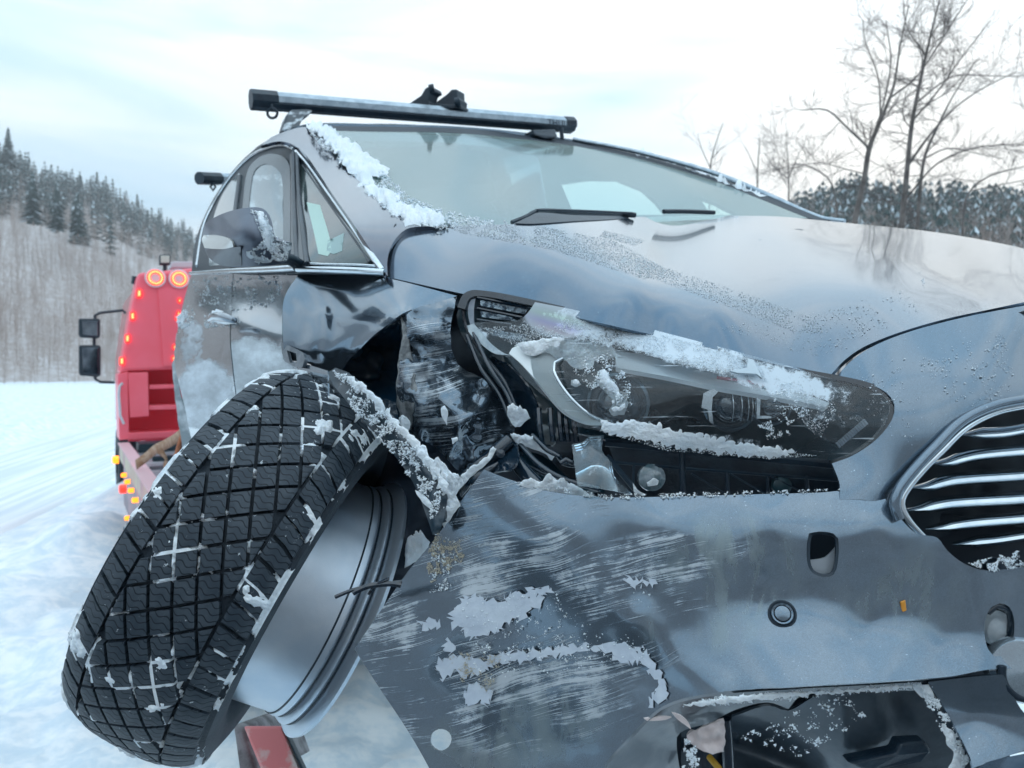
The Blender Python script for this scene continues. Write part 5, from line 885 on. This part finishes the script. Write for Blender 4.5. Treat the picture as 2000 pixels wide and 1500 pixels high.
flakes('hood_frost', 'band of frost grains strewn along the near side of the hood', [([(860,436),(1050,440),(1200,470),(1330,540),(1260,545),(1080,488),(900,455)], .60), ([(1230,500),(1420,560),(1560,610),(1620,650),(1560,650),(1400,590),(1250,535)], .28), ([(1400,640),(1640,600),(1700,640),(1600,700)], .05), ([(1180,450),(1260,470),(1240,480),(1170,462)], .07)], hood_f, 15000, .0003, .0013, 4, .02, -.35)
drop = M('frozen_droplet', (.55,.62,.68), .15, .2, .8)
nf = tps(nose_c)
flakes('frozen_droplets', 'frozen water droplets dotted over the nose beside the grille', [([(1760,700),(1960,650),(1990,760),(1890,800),(1840,760)], .75), ([(1650,760),(1740,700),(1800,760),(1780,880)], .25)], nf, 520, .0007, .0026, 5, .03, .0, drop)
flakes('hood_droplets', 'frozen droplets on the front edge of the hood', [([(1560,620),(1760,560),(1800,610),(1650,690)], .8), ([(1780,510),(1790,515),(1812,560),(1805,565)], .2)], hood_f, 320, .0007, .0022, 6, .03, .0, drop)
flakes('lens_frost', 'frost crystals crusted over the top of the broken headlight lens', [([(1120,615),(1300,655),(1480,705),(1500,745),(1400,730),(1250,690),(1140,665),(1080,640)], .62), ([(940,640),(1050,632),(1110,660),(1000,672)], .12), ([(1520,740),(1640,790),(1600,860),(1540,790)], .10), ([(1180,845),(1400,870),(1600,890),(1500,896),(1300,880)], .16)], lambda uv: lf(uv)-.001, 12000, .0004, .0015, 7, .05, -.2)
snowpatch('lamp_snow', 'snow caked along the bottom edge of the headlight lens', [(1170,822),(1230,818),(1280,824),(1290,822),(1296,832),(1340,842),(1380,848),(1440,862),(1520,872),(1560,880),(1500,890),(1400,880),(1300,868),(1220,850),(1178,842)], lambda uv: lf(uv)-.001, .005, step=4, jag=11, jagf=.12, wid=10, seed=2)
snowpatch('lamp_snow', 'snow lump resting inside the broken headlight over its white blade', [(1005,672),(1060,660),(1130,662),(1190,676),(1215,690),(1190,700),(1160,702),(1150,720),(1130,715),(1105,706),(1080,690),(1030,688)], lambda uv: wf(uv)-.010, .010, step=4, jag=8, wid=12, seed=3)
snowpatch('lamp_snow', 'wedge of snow stuck across the big round projector of the headlight', [(1165,725),(1185,722),(1200,745),(1215,770),(1228,785),(1222,806),(1200,808),(1190,800),(1198,780),(1180,760),(1168,745)], lambda uv: lf(uv)+.002, .010, step=4, jag=6, wid=10, seed=4)
snowpatch('lamp_snow', 'small blob of snow left of the wedge on the headlight projector', [(1115,740),(1128,738),(1135,748),(1125,754),(1114,750)], lambda uv: lf(uv), .006, step=3, jag=2, wid=6, seed=5)
flakes('lamp_snow_grains', 'grains of snow scattered around the headlight projectors', [([(1100,700),(1190,690),(1230,740),(1235,810),(1150,760)], .6), ([(1490,760),(1560,740),(1590,800),(1540,830)], .25), ([(1480,830),(1520,815),(1545,850),(1500,860)], .15)], lambda uv: lf(uv)-.0005, 1500, .0006, .0030, 8, .05, .05)
def cf(d): return lambda uv: d+0*np.asarray(uv)[:,0]
for lab, pts, d, am in (('white snow lump beside the torn lamp frame', [(992,790),(1010,795),(1030,805),(1036,815),(1020,828),(1008,835),(996,825)], 1.04, .018), ('snow ledge below the torn lamp frame', [(1000,845),(1020,850),(1045,860),(1085,890),(1080,898),(1040,875),(1005,862)], 1.03, .014),
  ('snow piled on the bumper edge under the broken lamp', [(1010,945),(1030,935),(1060,940),(1078,930),(1090,940),(1120,948),(1150,962),(1180,970),(1100,965),(1040,952)], .955, .016), ('snow clump hanging where fender and bumper tore apart', [(840,905),(865,905),(885,925),(900,930),(905,945),(890,965),(900,985),(880,1010),(868,1030),(858,1000),(862,960),(848,930)], .99, .02),
  ('snow line packed on the bent bracket above the bumper tip', [(895,930),(920,912),(945,895),(962,870),(968,876),(955,900),(930,920),(905,945)], .995, .010), ('snow lump clinging to the torn fender edge', [(778,812),(792,810),(800,822),(796,845),(785,850),(778,835)], 1.08, .015), ('small snow lump on the crumpled fender', [(880,852),(892,850),(896,860),(886,868)], 1.0, .008),
  ('snow spot on the fender crease beside the lamp', [(862,795),(870,790),(874,800),(870,830),(864,815)], 1.02, .006), ('snow trapped behind the wheel rim', [(800,1060),(820,1040),(840,1060),(830,1085),(805,1100),(790,1110),(790,1080)], 1.2, .03), ('snow dab on the small lamp below the headlight', [(1262,938),(1275,932),(1286,938),(1282,946),(1265,948)], .965, .005), ('thin snow line beside the small lamp below the headlight', [(1236,940),(1244,952),(1262,962),(1250,966),(1238,958)], .96, .006)):
    snowpatch('snow_lump', lab, pts, cf(d), am, sc=.05, step=3.5, jag=5, jagf=.055, wid=12, seed=len(lab))
def archsnow(uv): return arch_f(uv)-.010
snowpatch('arch_snow', 'snow strip along the upper edge of the bent arch trim', [(668,728),(690,735),(720,758),(760,800),(800,845),(840,890),(862,920),(872,950),(860,955),(845,930),(815,890),(775,845),(735,795),(700,765)], archsnow, .008, step=4, jag=13, jagf=.09, wid=8, seed=11)
snowpatch('arch_snow', 'snow smear in the middle of the bent arch trim', [(812,955),(830,965),(846,985),(848,998),(832,988),(818,970)], archsnow, .006, step=3, jag=5, wid=8, seed=12)
flakes('arch_snow_grains', 'snow grains speckling the bent arch trim', [([(650,722),(700,745),(790,845),(865,950),(850,1035),(820,960),(760,880),(690,800)], 1)], archsnow, 1900, .0008, .0040, 12, .05, .02)
flakes('mirror_snow', 'snow grains clinging to the side mirror', [([(490,410),(520,420),(535,460),(565,478),(560,508),(500,512),(490,490),(515,470)], 1)], lambda uv: mf(uv)-.001, 1500, .0008, .0030, 13, .06, -.05)
snowpatch('mirror_snow', 'snow wedge lying on the mirror foot', [(482,488),(500,482),(530,480),(566,477),(560,490),(550,505),(520,508),(490,506)], lambda uv: mf(uv)-.001, .012, step=4, jag=10, jagf=.1, wid=14, seed=14)
snowpatch('mirror_snow', 'snow streak down the back edge of the mirror cap', [(498,410),(512,414),(524,432),(530,460),(534,482),(518,482),(514,450),(504,430)], lambda uv: mf(uv)-.001, .008, step=4, jag=9, jagf=.1, wid=9, seed=15)
snowpatch('door_snow', 'snow crusting the door handle', [(412,612),(440,614),(458,620),(462,632),(440,634),(415,628)], lambda uv: sf(uv)-.03, .02, step=4, jag=5, wid=8, seed=16)
snowpatch('roof_snow', 'thin ridge of snow along the far roof pillar', [(1225,296),(1260,296),(1290,308),(1330,320),(1380,336),(1430,356),(1500,382),(1490,384),(1400,350),(1300,314)], lambda uv: wsf(uv)-.02, .03, step=4, jag=6, jagf=.1, wid=5, seed=17)
flakes('door_frost', 'snow grains on the grey doors under the mirror', [([(376,540),(560,535),(540,600),(420,610),(360,640)], .5), ([(400,600),(470,620),(470,640),(400,640)], .2), ([(345,620),(365,600),(370,640),(350,650)], .3)], lambda uv: sf(uv)-.003, 1300, .0008, .0032, 18, .05, .12)
flakes('bumper_edge_snow', 'snow grains along the top edge of the hanging bumper', [([(990,932),(1180,966),(1700,953),(1700,960),(1180,976),(1000,945)], .45), ([(900,1160),(1270,1150),(1260,1290),(950,1330),(900,1260)], .40), ([(850,1040),(900,1060),(880,1150),(830,1160)], .15)], lambda uv: bf(uv)-.001, 2300, .0006, .0026, 19, .05, .15)
flakes('scraped_grit', 'pale grit ground into the scraped bumper corner', [([(860,1030),(920,1055),(900,1100),(840,1140),(830,1090)], .5), ([(1100,1160),(1230,1170),(1260,1210),(1150,1230)], .3), ([(870,1270),(980,1280),(960,1360),(900,1330)], .2)], lambda uv: bf(uv)-.001, 2600, .0006, .0022, 20, .05, .1, M('grit', (.45,.42,.34), .9))
flakes('opening_snow', 'snow crusted round the lower bumper opening', [([(1300,1382),(1400,1360),(1560,1348),(1800,1334),(1830,1345),(1700,1352),(1400,1378)], .3), ([(1790,1336),(1820,1350),(1865,1420),(1895,1480),(1880,1500),(1840,1430)], .4), ([(1340,1440),(1370,1470),(1360,1500),(1330,1500)], .15), ([(1640,1350),(1700,1400),(1560,1480),(1440,1440)], .15)], cf(.80), 2300, .0008, .0040, 21, .05, .08)
snowpatch('opening_snow', 'snow band on the slanted edge of the lower bumper opening', [(1785,1336),(1812,1334),(1824,1352),(1822,1364),(1800,1360)], cf(.80), .006, step=4, jag=6, wid=8, seed=22)
snowpatch('opening_snow', 'snow strip down the right side of the lower bumper opening', [(1838,1412),(1850,1414),(1866,1440),(1885,1470),(1884,1500),(1862,1530),(1850,1500),(1862,1480),(1848,1440)], cf(.80), .006, step=4, jag=6, wid=8, seed=23)
snowpatch('opening_snow', 'thin snow line under the bumper fold', [(1330,1374),(1450,1356),(1600,1347),(1780,1336),(1782,1342),(1640,1352),(1520,1362),(1400,1374)], cf(.795), .004, step=4, jag=6, jagf=.1, wid=5, seed=24)
flakes('grille_snow', 'snow grains below the grille slats', [([(1890,1100),(1990,1075),(2010,1105),(1930,1118)], 1)], lambda uv: bf(uv)-.001, 600, .0008, .003, 25, .05, 0)
# snow packed into and over the tread
def tyre_snow():
    ns, nt_ = 120, 1700; vs = np.empty(((ns+1)*(nt_), 3)); keep = np.zeros((ns+1)*nt_, bool); i = 0; a0, a1 = math.radians(-110), math.radians(110)
    for j in range(nt_):
        th = a0+(a1-a0)*j/(nt_-1); 
        for k in range(ns+1):
            s = (-1.04+2.08*k/ns); x, y = s*H, th*R_; n1 = fr2(x*15+3, y*15, 1, 3); n2 = nz2(x*90, y*90, 4); n3 = nz2(x*260, y*260, 8); edge = max(0, abs(s)-.82)*2.2
            h = n1*.034+n2*.006+n3*.003-.0140+edge*.008+max(0,-(th+.75))*.012; h = h if h < -.0012 else (-.0012 if h < .0065 else h-.0077)
            z = W_(x, crown(min(max(x, -H), H))-(.004 if abs(s) > 1 else 0)+min(h, .0035), th); vs[i] = z; keep[i] = h > -gd*1.0; i += 1
    w2 = ns+1; fs = []
    for j in range(nt_-1):
        for k in range(ns):
            a = j*w2+k; q = (a, a+w2, a+w2+1, a+1)
            if keep[a] and keep[q[1]] and keep[q[2]] and keep[q[3]]: fs.append(q)
    fs = np.array(fs); u = np.unique(fs); re = np.zeros(len(vs), int); re[u] = np.arange(len(u))
    tag(mesh('tyre_snow', vs[u], re[fs], snow_m, None, True), 'snow packed in the tread grooves of the torn-off front wheel', 'snow', kind='stuff')
tyre_snow()
